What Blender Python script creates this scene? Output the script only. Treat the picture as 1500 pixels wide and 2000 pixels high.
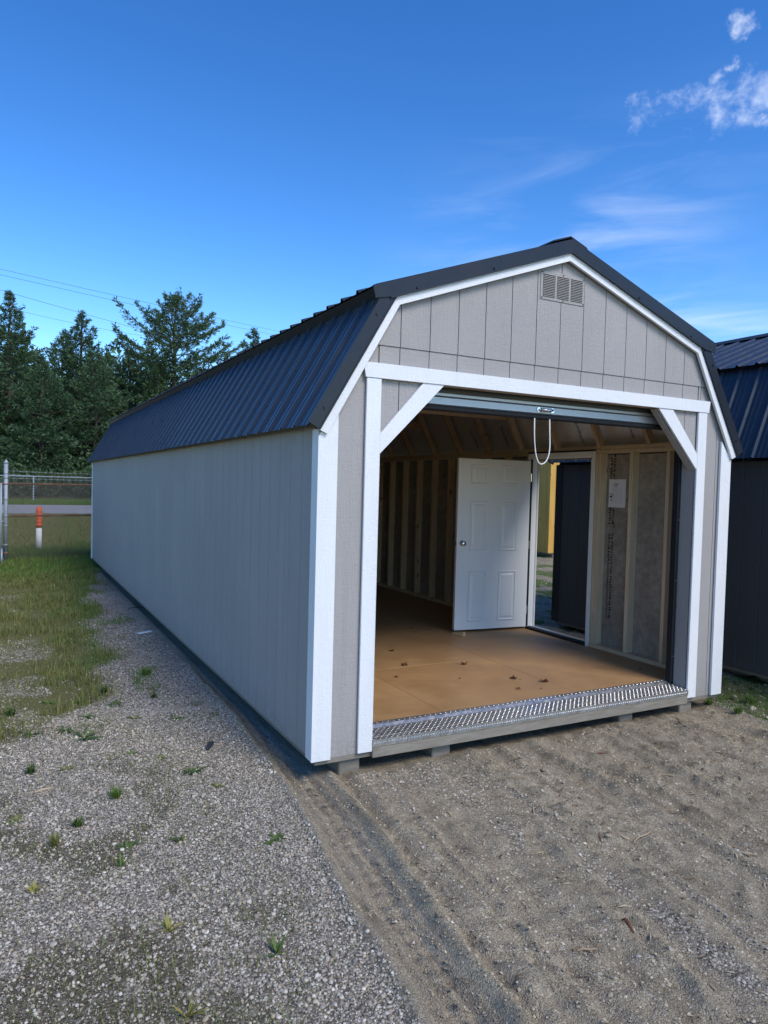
import bpy, math, random
import numpy as np
from mathutils import Vector, Matrix
R = math.radians
for o in list(bpy.data.objects): bpy.data.objects.remove(o)
S = bpy.context.scene
COL = S.collection
random.seed(7)
rng = np.random.default_rng(11)

# ------------------------------------------------------------------ camera
CAM = np.array([-1.66512, -3.95102, 1.66210]); FPX = 1401.04
YAW, PITCH, ROLL = R(28.00782), R(-2.06367), R(1.51938)
fw = np.array([math.sin(YAW)*math.cos(PITCH), math.cos(YAW)*math.cos(PITCH), math.sin(PITCH)])
rt = np.array([math.cos(YAW), -math.sin(YAW), 0.0]); up = np.cross(rt, fw)
rt, up = math.cos(ROLL)*rt+math.sin(ROLL)*up, -math.sin(ROLL)*rt+math.cos(ROLL)*up
cd = bpy.data.cameras.new('camera'); cam = bpy.data.objects.new('camera', cd); COL.objects.link(cam)
cd.sensor_fit = 'HORIZONTAL'; cd.sensor_width = 36; cd.lens = 36*FPX/1500
cd.clip_start = .05; cd.clip_end = 3000
M4 = Matrix.Identity(4)
for i in range(3):
    M4[i][0], M4[i][1], M4[i][2], M4[i][3] = rt[i], up[i], -fw[i], CAM[i]
cam.matrix_world = M4
S.camera = cam
S.render.resolution_x, S.render.resolution_y = 768, 1024

def ray(px, py): return fw+rt*(px-750)/FPX-up*(py-1000)/FPX
def at(px, py, ax, val):                      # photo pixel -> point on the plane axis = val
    d = ray(px, py); t = (val-CAM[ax])/d[ax]; return CAM+t*d

# ------------------------------------------------------------------ world, sun, exposure
SUN_EL, SUN_AZ = R(46), R(165)
w = bpy.data.worlds.new('World'); S.world = w; w.use_nodes = True
nt = w.node_tree; nt.nodes.clear()
def N(t, tree=None, **k):
    n = (tree or nt).nodes.new(t)
    for a, b in k.items(): setattr(n, a, b)
    return n
L = nt.links.new
wo = N('ShaderNodeOutputWorld'); bg = N('ShaderNodeBackground'); bg.inputs[1].default_value = .13
sky = N('ShaderNodeTexSky', sky_type='NISHITA'); sky.sun_disc = False
sky.sun_elevation = SUN_EL; sky.sun_rotation = SUN_AZ; sky.altitude = 200; sky.air_density = 1.0; sky.dust_density = .15; sky.ozone_density = 2.2
hs = N('ShaderNodeHueSaturation'); hs.inputs['Saturation'].default_value = 1.29; hs.inputs['Value'].default_value = 1.34; hs.inputs['Hue'].default_value = .503
L(sky.outputs[0], hs.inputs['Color'])
SK = .166
k1 = N('ShaderNodeVectorMath', operation='SCALE'); L(hs.outputs[0], k1.inputs[0]); k1.inputs['Scale'].default_value = SK
gm = N('ShaderNodeGamma'); L(k1.outputs[0], gm.inputs[0]); gm.inputs[1].default_value = 1.24
k2 = N('ShaderNodeVectorMath', operation='SCALE'); L(gm.outputs[0], k2.inputs[0]); k2.inputs['Scale'].default_value = 1.05/SK
tc = N('ShaderNodeTexCoord'); VEC = tc.outputs['Generated']
# clouds: a few fair-weather puffs and thin streaks, all as directions in the sky
def mth(op, a, b=None, clamp=False):
    n = N('ShaderNodeMath', operation=op, use_clamp=clamp)
    for i, v in enumerate((a, b)):
        if v is None: continue
        if isinstance(v, (int, float)): n.inputs[i].default_value = v
        else: L(v, n.inputs[i])
    return n.outputs[0]
def mrange(v, a, b, c=0, d=1, smooth=True):
    n = N('ShaderNodeMapRange'); n.interpolation_type = 'SMOOTHSTEP' if smooth else 'LINEAR'
    L(v, n.inputs[0])
    for i, q in enumerate((a, b, c, d)): n.inputs[i+1].default_value = q
    return n.outputs[0]
def wnoise(scale, stretch, detail=8, rough=.6, dist=0.0, rot=(0, 0, 0)):
    m = N('ShaderNodeMapping'); m.inputs['Scale'].default_value = stretch; m.inputs['Rotation'].default_value = rot; L(VEC, m.inputs[0])
    n = N('ShaderNodeTexNoise'); n.inputs['Scale'].default_value = scale; n.inputs['Detail'].default_value = detail
    n.inputs['Roughness'].default_value = rough; n.inputs['Distortion'].default_value = dist; L(m.outputs[0], n.inputs[0])
    return n.outputs[0]
puffn = wnoise(26, (1, 1, 1.2), 9, .62, .25)
dn_ = N('ShaderNodeTexNoise'); dn_.inputs['Scale'].default_value = 16; dn_.inputs['Detail'].default_value = 7; dn_.inputs['Roughness'].default_value = .65; L(VEC, dn_.inputs[0])
ds_ = N('ShaderNodeVectorMath', operation='SUBTRACT'); L(dn_.outputs['Color'], ds_.inputs[0]); ds_.inputs[1].default_value = (.5, .5, .5)
dm_ = N('ShaderNodeVectorMath', operation='SCALE'); L(ds_.outputs[0], dm_.inputs[0]); dm_.inputs['Scale'].default_value = .10
da_ = N('ShaderNodeVectorMath', operation='ADD'); L(VEC, da_.inputs[0]); L(dm_.outputs[0], da_.inputs[1]); RAG = da_.outputs[0]
blobs = None
for px, py, r in ((1265, 222, .028), (1335, 220, .034), (1400, 215, .030), (1450, 205, .034), (1500, 185, .045), (1560, 170, .06), (1640, 140, .08), (1340, 250, .022), (1448, 58, .019), (1385, 155, .020), (1420, 132, .016), (1490, 235, .02)):
    d = ray(px, py); d = d/np.linalg.norm(d)
    n = N('ShaderNodeVectorMath', operation='DISTANCE'); L(RAG, n.inputs[0]); n.inputs[1].default_value = d
    v = mrange(n.outputs['Value'], 0, r*1.12, 1, 0, False)
    blobs = v if blobs is None else mth('MAXIMUM', blobs, v)
puff = mrange(mth('ADD', mth('MULTIPLY', blobs, .62), mth('MULTIPLY', mth('SUBTRACT', puffn, .5), 1.25)), .18, .92)
puff = mth('MULTIPLY', puff, mrange(blobs, 0.0, .25))
cir = wnoise(3.2, (1, 1.0, 6.5), 9, .58, .7, (.10, .16, 0))
cir2 = wnoise(1.5, (1, 1, 2.2), 2, .5)
cirrus = mth('MULTIPLY', mrange(cir, .40, .78), mrange(cir2, .30, .55))
sep = N('ShaderNodeSeparateXYZ'); L(VEC, sep.inputs[0])
low = mth('MULTIPLY', mrange(sep.outputs[2], .02, .12), mrange(sep.outputs[2], .5, .22))
cdir = ray(1560, 470); cdir = cdir/np.linalg.norm(cdir)
cn = N('ShaderNodeVectorMath', operation='DISTANCE'); L(VEC, cn.inputs[0]); cn.inputs[1].default_value = cdir
cirrus = mth('MULTIPLY', mth('MULTIPLY', mth('MULTIPLY', cirrus, low), mrange(cn.outputs['Value'], .55, .15)), .50)
cmix = mth('MAXIMUM', mth('MULTIPLY', puff, .58), cirrus, True)
mx = N('ShaderNodeMix', data_type='RGBA'); L(cmix, mx.inputs['Factor']); L(k2.outputs[0], mx.inputs['A'])
mx.inputs['B'].default_value = (6.6, 7.2, 8.3, 1)
L(mx.outputs['Result'], bg.inputs[0]); L(bg.outputs[0], wo.inputs[0])

sd = bpy.data.lights.new('sun', 'SUN'); sd.energy = 2.6; sd.angle = R(30); sd.color = (1, .93, .82)
so = bpy.data.objects.new('sun', sd); COL.objects.link(so)
sv = Vector((math.sin(SUN_AZ)*math.cos(SUN_EL), math.cos(SUN_AZ)*math.cos(SUN_EL), math.sin(SUN_EL)))
so.rotation_euler = sv.to_track_quat('Z', 'Y').to_euler(); so.location = (2, -12, 14)
vs = S.view_settings; vs.view_transform = 'Standard'; vs.look = 'None'; vs.exposure = 0.35; vs.gamma = 1; vs.use_curve_mapping = False
S.render.engine = 'CYCLES'; S.cycles.max_bounces = 12; S.cycles.diffuse_bounces = 8; S.cycles.glossy_bounces = 5

# ------------------------------------------------------------------ materials
MATS = {}
class MT:
    """small node helper: one principled material with world-position textures"""
    def __init__(s, name, rough=.6, metal=0, spec=.4):
        s.m = bpy.data.materials.new(name); s.m.use_nodes = True; s.t = s.m.node_tree
        s.b = s.t.nodes['Principled BSDF']; s.b.inputs['Roughness'].default_value = rough
        s.b.inputs['Metallic'].default_value = metal; s.b.inputs['Specular IOR Level'].default_value = spec
        s.pos = s.t.nodes.new('ShaderNodeNewGeometry').outputs['Position']; MATS[name] = s.m
    def n(s, t, **k): return N(t, s.t, **k)
    def l(s, a, b): s.t.links.new(a, b)
    def map(s, scale, rot=(0, 0, 0), vec=None):
        m = s.n('ShaderNodeMapping'); m.inputs['Scale'].default_value = scale; m.inputs['Rotation'].default_value = rot
        s.l(vec or s.pos, m.inputs[0]); return m.outputs[0]
    def noise(s, scale, detail=4, rough=.55, dist=0, vec=None):
        n = s.n('ShaderNodeTexNoise'); n.inputs['Scale'].default_value = scale; n.inputs['Detail'].default_value = detail
        n.inputs['Roughness'].default_value = rough; n.inputs['Distortion'].default_value = dist; s.l(vec or s.pos, n.inputs[0]); return n.outputs[0]
    def vor(s, scale, feature='F1', vec=None):
        n = s.n('ShaderNodeTexVoronoi', feature=feature); n.inputs['Scale'].default_value = scale; s.l(vec or s.pos, n.inputs[0]); return n
    def ramp(s, f, *stops):
        r = s.n('ShaderNodeValToRGB'); e = r.color_ramp.elements
        while len(e) < len(stops): e.new(.5)
        for q, (p, c) in zip(e, stops): q.position = p; q.color = (*c, 1) if len(c) == 3 else c
        s.l(f, r.inputs[0]); return r.outputs[0]
    def mix(s, f, a, b, mode='MIX'):
        m = s.n('ShaderNodeMix', data_type='RGBA', blend_type=mode)
        for k, v in (('Factor', f), ('A', a), ('B', b)):
            if isinstance(v, (int, float)): m.inputs[k].default_value = v
            elif isinstance(v, tuple): m.inputs[k].default_value = (*v, 1)
            else: s.l(v, m.inputs[k])
        return m.outputs['Result']
    def math(s, op, a, b=0, clamp=False):
        m = s.n('ShaderNodeMath', operation=op, use_clamp=clamp)
        for i, v in enumerate((a, b)):
            if isinstance(v, (int, float)): m.inputs[i].default_value = v
            else: s.l(v, m.inputs[i])
        return m.outputs[0]
    def attr(s, name): return s.n('ShaderNodeAttribute', attribute_name=name).outputs['Fac']
    def island(s): return s.n('ShaderNodeNewGeometry').outputs['Random Per Island']
    def objrand(s): return s.n('ShaderNodeObjectInfo').outputs['Random']
    def bump(s, h, strength=.3, dist=.01, nrm=None):
        b = s.n('ShaderNodeBump'); b.inputs['Strength'].default_value = strength; b.inputs['Distance'].default_value = dist
        s.l(h, b.inputs['Height'])
        if nrm: s.l(nrm, b.inputs['Normal'])
        s.l(b.outputs[0], s.b.inputs['Normal']); return b.outputs[0]
    def col(s, c):
        if isinstance(c, tuple): s.b.inputs['Base Color'].default_value = (*c, 1)
        else: s.l(c, s.b.inputs['Base Color'])
    def rgh(s, v): s.l(v, s.b.inputs['Roughness'])

def vary(c, k): return tuple(max(0, v*k) for v in c)
def siding(name, c, rough=.62, grain=.5, dirt=1.0):
    m = MT(name, rough, spec=.3)
    g = m.noise(1, 5, .6, 1.2, m.map((55, 55, 7)))
    g2 = m.noise(1, 3, .5, 2.5, m.map((16, 16, 42)))
    h = m.math('ADD', m.ramp(g, (.42, (0, 0, 0)), (.6, (1, 1, 1))), m.math('MULTIPLY', m.ramp(g2, (.45, (0, 0, 0)), (.55, (1, 1, 1))), .7))
    m.bump(h, grain, .0022)
    v = m.noise(1.3, 3, .6, .5, m.map((1, 1, .5)))
    cc = m.mix(m.ramp(v, (.3, (0, 0, 0)), (.7, (1, 1, 1))), vary(c, .93), vary(c, 1.06))
    r = m.objrand(); cc = m.mix(m.math('MULTIPLY', r, .35), cc, vary(c, .93))
    st = m.noise(1, 4, .6, 0, m.map((9, 9, .35)))
    cc = m.mix(m.ramp(st, (.55, (0, 0, 0)), (.75, (.30,)*3)), cc, vary(c, .78))
    # mud splash: dusty toward the ground where rain throws soil up
    sx = m.n('ShaderNodeSeparateXYZ'); m.l(m.pos, sx.inputs[0])
    low = m.math('SUBTRACT', 1, m.math('MULTIPLY', m.math('ADD', sx.outputs[2], 0.02), 3.2), True)
    sp = m.ramp(m.noise(38, 4, .7), (.45, (0, 0, 0)), (.62, (1, 1, 1)))
    f = m.math('MULTIPLY', m.math('MULTIPLY', low, low), m.math('ADD', m.math('MULTIPLY', sp, .35*dirt), .12*dirt), True)
    cc = m.mix(f, cc, (.17, .14, .11)); m.col(cc)
    return m.m
siding('siding_grey', (.345, .325, .310), grain=.5)
siding('trim_white', (.735, .74, .745), .5, .35, .22)
siding('siding_charcoal', (.070, .068, .067), .6, .4)
siding('trim_black', (.016, .017, .019), .5, .3)
def wood(name, c1, c2, sc=(30, 30, 2.2), rough=.75, knots=True):
    m = MT(name, rough, spec=.25)
    ob = m.n('ShaderNodeTexCoord').outputs['Object']
    r = m.objrand(); ad = m.n('ShaderNodeVectorMath', operation='ADD'); m.l(m.pos, ad.inputs[0])
    cb = m.n('ShaderNodeCombineXYZ'); m.l(m.math('MULTIPLY', r, 37), cb.inputs[2]); m.l(cb.outputs[0], ad.inputs[1])
    g = m.noise(1, 5, .6, .8, m.map(sc, vec=ad.outputs[0]))
    cc = m.mix(m.ramp(g, (.3, (0, 0, 0)), (.7, (1, 1, 1))), c1, c2)
    cc = m.mix(m.math('MULTIPLY', r, .5), cc, vary(c1, .72))
    if knots:
        v = m.vor(1, vec=m.map((7, 7, 2.6), vec=ad.outputs[0]))
        cc = m.mix(m.ramp(v.outputs['Distance'], (.05, (1, 1, 1)), (.12, (0, 0, 0))), cc, (.16, .085, .04))
    m.col(cc); m.bump(g, .25, .002); return m.m
wood('pine_stud', (.58, .45, .29), (.74, .61, .43))
wood('pine_rafter', (.46, .34, .22), (.62, .48, .32), (30, 30, 8))
wood('treated_wood', (.185, .162, .130), (.285, .255, .212), (6, 40, 40), .85, False)
wood('cedar_stain', (.50, .27, .055), (.66, .38, .09), (14, 14, 1.2), .6)
wood('wedge_wood', (.50, .36, .18), (.62, .47, .27), (60, 8, 60), .7, False)
m = MT('osb_sheathing', .85, spec=.15); g = m.noise(16, 6, .7); v = m.noise(1.6, 3, .6)
cc = m.mix(m.ramp(g, (.35, (0, 0, 0)), (.65, (1, 1, 1))), (.26, .23, .19), (.42, .37, .31))
cc = m.mix(m.ramp(v, (.4, (0, 0, 0)), (.7, (.6,)*3)), cc, (.17, .15, .13)); m.col(cc); m.bump(g, .3, .003)
m = MT('floor_tan', .5, spec=.4); g = m.noise(2.2, 6, .62, .3); g2 = m.noise(45, 4, .7)
cc = m.mix(m.ramp(g, (.3, (0, 0, 0)), (.72, (1, 1, 1))), (.31, .175, .075), (.43, .26, .122))
cc = m.mix(m.ramp(g2, (.6, (0, 0, 0)), (.75, (.4,)*3)), cc, (.50, .36, .20))
sc_ = m.noise(1, 4, .6, .6, m.map((3, 40, 1), (0, 0, .6)))
cc = m.mix(m.ramp(sc_, (.64, (0, 0, 0)), (.72, (.35,)*3)), cc, (.55, .42, .27))
m.col(cc); m.rgh(m.ramp(g, (.3, (.42,)*3), (.7, (.62,)*3))); m.bump(g2, .12, .002)
def metal_roof(name, c, spec=.55):
    m = MT(name, .34, 0, spec); v = m.noise(.9, 4, .6); m.col(m.mix(v, vary(c, .85), vary(c, 1.25)))
    m.rgh(m.ramp(m.noise(6, 5, .6), (.3, (.24,)*3), (.7, (.40,)*3)))
    m.bump(m.noise(2.3, 2, .5), .12, .01); return m.m
metal_roof('roof_metal', (.018, .024, .036))
metal_roof('rake_metal', (.022, .026, .034), .22)
m = MT('foil', .38, .45); g = m.noise(9, 5, .6, 1.0); m.col(m.mix(g, (.62, .61, .60), (.86, .85, .84)))
m.rgh(m.ramp(g, (.35, (.28,)*3), (.65, (.50,)*3))); m.bump(m.noise(7, 4, .6, 1.5), .5, .012)
m = MT('bar_metal', .38, .55, .5); m.col(m.mix(m.noise(12, 3), (.33, .345, .36), (.42, .435, .45)))
m = MT('curtain_dark', .45, .2); m.col((.055, .062, .072))
m = MT('rubber', .7, spec=.3); m.col(m.mix(m.noise(40, 3), (.010, .011, .013), (.02, .021, .024)))
m = MT('chrome', .16, 1); m.col((.72, .72, .73))
m = MT('diamond_plate', .36, .9); g = m.noise(6, 4, .6); m.col(m.mix(g, (.50, .50, .50), (.68, .68, .68)))
gd = m.noise(26, 5, .7); m.rgh(m.ramp(gd, (.35, (.24,)*3), (.7, (.48,)*3)))
m = MT('screw_dark', .4, .3); m.col((.02, .022, .028))
m = MT('door_white', .42, spec=.45); m.col(m.mix(m.noise(2.5, 4, .6), (.76, .77, .775), (.83, .835, .84))); m.bump(m.noise(1, 4, .6, .6, m.map((90, 90, 6))), .08, .001)
m = MT('rope_white', .8); m.col((.74, .73, .70))
m = MT('paper', .8, spec=.2); m.col(m.mix(m.noise(9, 3), (.76, .75, .80), (.84, .83, .87)))
m = MT('ink', .8, spec=.2); m.col(m.mix(m.noise(60, 2), (.02, .02, .022), (.06, .055, .05)))
m = MT('ink_faint', .8, spec=.2); m.col((.50, .50, .55))
m = MT('dead_leaf', .75, spec=.25); r = m.objrand(); m.col(m.mix(m.noise(45, 4), m.ramp(r, (0, (.10, .035, .018)), (.6, (.17, .05, .022)), (1, (.22, .11, .045))), (.055, .022, .014)))
m = MT('galvanised', .6, .35); m.col(m.mix(m.noise(14, 5, .65), (.24, .27, .30), (.38, .41, .44)))
m = MT('rusty_pipe', .75, .3); m.col(m.ramp(m.noise(7, 5, .7), (.35, (.20, .085, .04)), (.55, (.30, .15, .08)), (.7, (.45, .36, .28))))
m = MT('rust_wire', .8, .25); m.col(m.mix(m.noise(3, 3), (.075, .06, .05), (.16, .13, .11)))
m = MT('galv_wire', .6, .5); m.col((.30, .31, .31))
m = MT('bollard_orange', .6); m.col(m.mix(m.noise(18, 4, .7), (.62, .085, .025), (.78, .14, .04)))
m = MT('bollard_white', .6); m.col(m.mix(m.noise(16, 5, .7), (.66, .66, .64), (.80, .80, .78)))
m = MT('panel_white', .6); m.col(m.mix(m.noise(5, 4), (.66, .66, .72), (.76, .76, .80)))
m = MT('panel_rust', .85); m.col(m.mix(m.noise(22, 6, .7), (.10, .045, .02), (.24, .12, .055)))
m = MT('plastic_black', .4); m.col((.03, .036, .042))
m = MT('asphalt', .9, spec=.2); g = m.noise(.5, 5, .6); m.col(m.mix(g, (.26, .255, .26), (.33, .325, .33)))
m = MT('line_yellow', .8); m.col((.50, .34, .06))
m = MT('wire_black', .6); m.col((.10, .12, .15))
def leafy(name, stops, rough=.6, trans=.25):
    m = MT(name, rough, spec=.25); i = m.island(); v = m.noise(.55, 3, .6)
    c = m.mix(m.math('MULTIPLY', v, .55), m.ramp(i, *stops), vary(stops[0][1], .8)); m.col(c)
    return m.m
leafy('pine_needles', ((0, (.040, .080, .042)), (.5, (.066, .125, .058)), (.85, (.098, .165, .070)), (1, (.13, .19, .075))))
leafy('pine_needles_light', ((0, (.050, .092, .044)), (.5, (.082, .142, .062)), (.85, (.115, .185, .078)), (1, (.14, .21, .085))))
leafy('shrub_leaf', ((0, (.025, .045, .018)), (.5, (.05, .09, .03)), (1, (.09, .14, .045))))
leafy('grass_blade', ((0, (.12, .135, .034)), (.35, (.17, .18, .048)), (.7, (.15, .195, .042)), (.9, (.27, .235, .09)), (1, (.36, .29, .13))))
leafy('grass_green', ((0, (.075, .135, .022)), (.5, (.105, .185, .030)), (.85, (.14, .22, .04)), (1, (.22, .22, .07))))
leafy('weed_leaf', ((0, (.045, .085, .018)), (.6, (.075, .13, .026)), (1, (.12, .17, .035))))
leafy('weed_yellow', ((0, (.11, .15, .03)), (.5, (.24, .23, .05)), (1, (.38, .28, .06))))
m = MT('bark', .95, spec=.1); m.col(m.mix(m.noise(1, 5, .7, 0, m.map((6, 6, 2))), (.045, .036, .03), (.12, .10, .085)))
m = MT('pebble', .8, spec=.25); i = m.island()
c = m.ramp(i, (0, (.095, .090, .086)), (.16, (.16, .150, .138)), (.32, (.27, .25, .222)), (.5, (.41, .38, .335)), (.66, (.36, .29, .215)), (.74, (.47, .435, .385)), (.92, (.55, .52, .47)), (1, (.66, .63, .58)))
m.col(m.mix(m.noise(160, 3, .6), m.mix(m.ramp(m.noise(1.1, 5, .65), (.42, (0, 0, 0)), (.68, (.62,)*3)), m.mix(1.0, c, (1.24, 1.18, 1.04), 'MULTIPLY'), (.23, .205, .145)), m.mix(.5, c, (.27, .235, .18))))
m = MT('dirt_stone', .9, spec=.15); i = m.island()
c = m.ramp(i, (0, (.13, .11, .083)), (.35, (.225, .193, .146)), (.7, (.335, .29, .225)), (.9, (.48, .43, .35)), (1, (.64, .59, .51)))
m.col(m.mix(m.math('MULTIPLY', m.noise(140, 3, .6), .6), m.mix(1.0, c, (1.08, 1.04, .90), 'MULTIPLY'), (.25, .21, .15)))
# ground: soil, crushed gravel, grass, wheel track and moss by zone
m = MT('ground_mix', .95, spec=.12)
n1 = m.noise(3.2, 6, .65); n2 = m.noise(38, 5, .7); n3 = m.noise(160, 3, .6)
sp1 = m.vor(150); sp1c = m.n('ShaderNodeSeparateColor'); m.l(sp1.outputs['Color'], sp1c.inputs[0])
sp2 = m.vor(330); sp2c = m.n('ShaderNodeSeparateColor'); m.l(sp2.outputs['Color'], sp2c.inputs[0])
dirt = m.mix(m.ramp(n1, (.3, (0, 0, 0)), (.7, (1, 1, 1))), (.215, .182, .135), (.325, .282, .218))
dirt = m.mix(m.ramp(n2, (.45, (0, 0, 0)), (.72, (.8,)*3)), dirt, (.42, .375, .30))
dirt = m.mix(m.ramp(n3, (.55, (0, 0, 0)), (.7, (.55,)*3)), dirt, (.115, .098, .080))
spk = m.ramp(sp1c.outputs[0], (0, (.080, .068, .052)), (.3, (.18, .155, .118)), (.6, (.29, .252, .195)), (.85, (.42, .375, .30)), (1, (.60, .555, .48)))
spk2 = m.ramp(sp2c.outputs[1], (0, (.09, .076, .058)), (.5, (.25, .215, .165)), (1, (.46, .41, .335)))
fine = m.mix(m.ramp(m.noise(11, 5, .65), (.38, (0, 0, 0)), (.62, (1, 1, 1))), spk, spk2)
dirt = m.mix(m.ramp(m.noise(5.5, 5, .7), (.3, (.45,)*3), (.7, (.85,)*3)), dirt, fine)
vr = m.vor(75); gcol = m.n('ShaderNodeSeparateColor'); m.l(vr.outputs['Color'], gcol.inputs[0])
grv = m.ramp(gcol.outputs[0], (0, (.09, .085, .08)), (.25, (.19, .175, .155)), (.5, (.34, .315, .275)), (.7, (.32, .265, .20)), (.85, (.50, .47, .42)), (1, (.64, .61, .56)))
grv = m.mix(m.ramp(vr.outputs['Distance'], (.35, (0, 0, 0)), (.75, (1, 1, 1))), grv, (.12, .105, .085))
gz = m.attr('gravel'); gth = m.math('ADD', gz, m.math('MULTIPLY', m.math('SUBTRACT', n2, .5), .8), True)
cc = m.mix(m.ramp(gth, (.38, (0, 0, 0)), (.58, (1, 1, 1))), dirt, grv)
trk = m.noise(1, 6, .72, .3, m.map((34, 3.5, 1), (0, 0, -.13)))
tcol = m.mix(m.ramp(trk, (.35, (0, 0, 0)), (.65, (1, 1, 1))), (.125, .106, .082), (.40, .36, .30))
tcol = m.mix(.50, tcol, fine)
cc = m.mix(m.attr('track'), cc, tcol)
gr = m.attr('grass'); gn = m.math('ADD', gr, m.math('MULTIPLY', m.math('SUBTRACT', m.noise(6, 7, .75), .5), 1.5), True)
gcl = m.mix(m.noise(2.4, 5, .6), (.12, .125, .042), (.20, .185, .075)); gcl = m.mix(m.ramp(n3, (.4, (0, 0, 0)), (.7, (1, 1, 1))), gcl, (.075, .080, .030))
gcl = m.mix(m.attr('lush'), gcl, m.mix(n2, (.055, .105, .022), (.10, .16, .04)))
cc = m.mix(m.ramp(gn, (.35, (0, 0, 0)), (.75, (.92,)*3)), cc, gcl)
ms = m.math('ADD', m.attr('moss'), m.math('MULTIPLY', m.math('SUBTRACT', m.noise(9, 6, .7), .5), .9), True)
cc = m.mix(m.ramp(ms, (.45, (0, 0, 0)), (.85, (.8,)*3)), cc, (.085, .075, .048))
drag = m.noise(1, 5, .65, .5, m.map((6.5, .9, 1), (0, 0, -.11)))
cc = m.mix(m.math('MULTIPLY', m.ramp(drag, (.50, (0, 0, 0)), (.68, (.62,)*3)), m.math('SUBTRACT', 1, gz), True), cc, (.105, .086, .062))
cc = m.mix(1.0, cc, (1.07, 1.035, .93), 'MULTIPLY')
m.col(cc)
hb = m.math('ADD', m.math('MULTIPLY', n2, .6), m.math('MULTIPLY', m.math('MULTIPLY', m.math('SUBTRACT', 1, vr.outputs['Distance']), gz), .6))
m.bump(m.math('ADD', m.math('ADD', hb, m.math('MULTIPLY', n3, .25)), m.math('MULTIPLY', m.math('SUBTRACT', 1, sp1.outputs['Distance']), .35)), 1.0, .012)

# ------------------------------------------------------------------ mesh helpers
def tag(o, label=None, cat=None, group=None, kind=None):
    for k, v in (('label', label), ('category', cat), ('group', group), ('kind', kind)):
        if v: o[k] = v
    return o
class MB:
    def __init__(s): s.v = []; s.f = []; s.sm = False
    def add(s, v, f):
        n = len(s.v); s.v += [tuple(map(float, q)) for q in v]; s.f += [tuple(i+n for i in q) for q in f]; return s
    def box(s, x0, x1, y0, y1, z0, z1):
        return s.add([(x0,y0,z0),(x1,y0,z0),(x1,y1,z0),(x0,y1,z0),(x0,y0,z1),(x1,y0,z1),(x1,y1,z1),(x0,y1,z1)],
                     [(3,2,1,0),(4,5,6,7),(0,1,5,4),(1,2,6,5),(2,3,7,6),(3,0,4,7)])
    def bbox(s, x0, x1, y0, y1, z0, z1, b=.003):      # box with chamfered edges
        b = min(b, (x1-x0)*.45, (y1-y0)*.45, (z1-z0)*.45)
        P = []; 
        for i, X in enumerate((x0, x1)):
            for j, Y in enumerate((y0, y1)):
                for k, Z in enumerate((z0, z1)):
                    sx, sy, sz = (b, -b)[i], (b, -b)[j], (b, -b)[k]
                    P += [(X, Y+sy, Z+sz), (X+sx, Y, Z+sz), (X+sx, Y+sy, Z)]
        I = lambda i, j, k, a: ((i*2+j)*2+k)*3+a
        F = []
        for i in (0, 1): F.append([I(i,0,0,0), I(i,1,0,0), I(i,1,1,0), I(i,0,1,0)])
        for j in (0, 1): F.append([I(0,j,0,1), I(1,j,0,1), I(1,j,1,1), I(0,j,1,1)])
        for k in (0, 1): F.append([I(0,0,k,2), I(1,0,k,2), I(1,1,k,2), I(0,1,k,2)])
        for j in (0, 1):
            for k in (0, 1): F.append([I(0,j,k,1), I(1,j,k,1), I(1,j,k,2), I(0,j,k,2)])
        for i in (0, 1):
            for k in (0, 1): F.append([I(i,0,k,0), I(i,1,k,0), I(i,1,k,2), I(i,0,k,2)])
        for i in (0, 1):
            for j in (0, 1): F.append([I(i,j,0,0), I(i,j,1,0), I(i,j,1,1), I(i,j,0,1)])
        for i in (0, 1):
            for j in (0, 1):
                for k in (0, 1): F.append([I(i,j,k,0), I(i,j,k,1), I(i,j,k,2)])
        s.fix = True
        return s.add(P, F)
    def prism(s, poly, y0, y1):                # polygon in the x-z plane extruded along y
        n = len(poly); v = [(x, y0, z) for x, z in poly]+[(x, y1, z) for x, z in poly]
        f = [tuple(range(n)), tuple(range(2*n-1, n-1, -1))]+[(i, n+i, n+(i+1) % n, (i+1) % n) for i in range(n)]
        s.fix = True
        return s.add(v, f)
    def tube(s, pts, r, n=8, caps=True, closed=False):
        pts = [Vector(p) for p in pts]; k = len(pts); rs = r if isinstance(r, (list, tuple)) else [r]*k
        rings = []; ref = None
        for i, p in enumerate(pts):
            a = pts[i-1] if (i > 0 or closed) else p; b = pts[(i+1) % k] if (i < k-1 or closed) else p
            t = (b-a).normalized()
            if ref is None: ref = Vector((0, 0, 1)) if abs(t.z) < .9 else Vector((1, 0, 0))
            u = (ref-t*ref.dot(t)).normalized(); ref = u; v = t.cross(u)
            rings.append([p+(u*math.cos(2*math.pi*j/n)+v*math.sin(2*math.pi*j/n))*rs[i] for j in range(n)])
        V = [q for g in rings for q in g]; F = []
        for i in range(k if closed else k-1):
            for j in range(n):
                a, b = i*n+j, i*n+(j+1) % n; c, d = ((i+1) % k)*n+(j+1) % n, ((i+1) % k)*n+j
                F.append((a, b, c, d))
        if caps and not closed: F += [tuple(range(n-1, -1, -1)), tuple(range((k-1)*n, k*n))]
        return s.add(V, F)
    def mesh(s, name, mat, smooth=False):
        me = bpy.data.meshes.new(name); me.from_pydata(s.v, [], s.f)
        if getattr(s, 'fix', False):
            import bmesh
            bm = bmesh.new(); bm.from_mesh(me); bmesh.ops.recalc_face_normals(bm, faces=bm.faces); bm.to_mesh(me); bm.free()
        if smooth: me.polygons.foreach_set('use_smooth', [True]*len(me.polygons))
        me.materials.append(MATS[mat]); me.update(); return me
    def build(s, name, mat, parent=None, smooth=False, loc=None):
        return link(name, s.mesh(name, mat, smooth), parent, loc)
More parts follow.
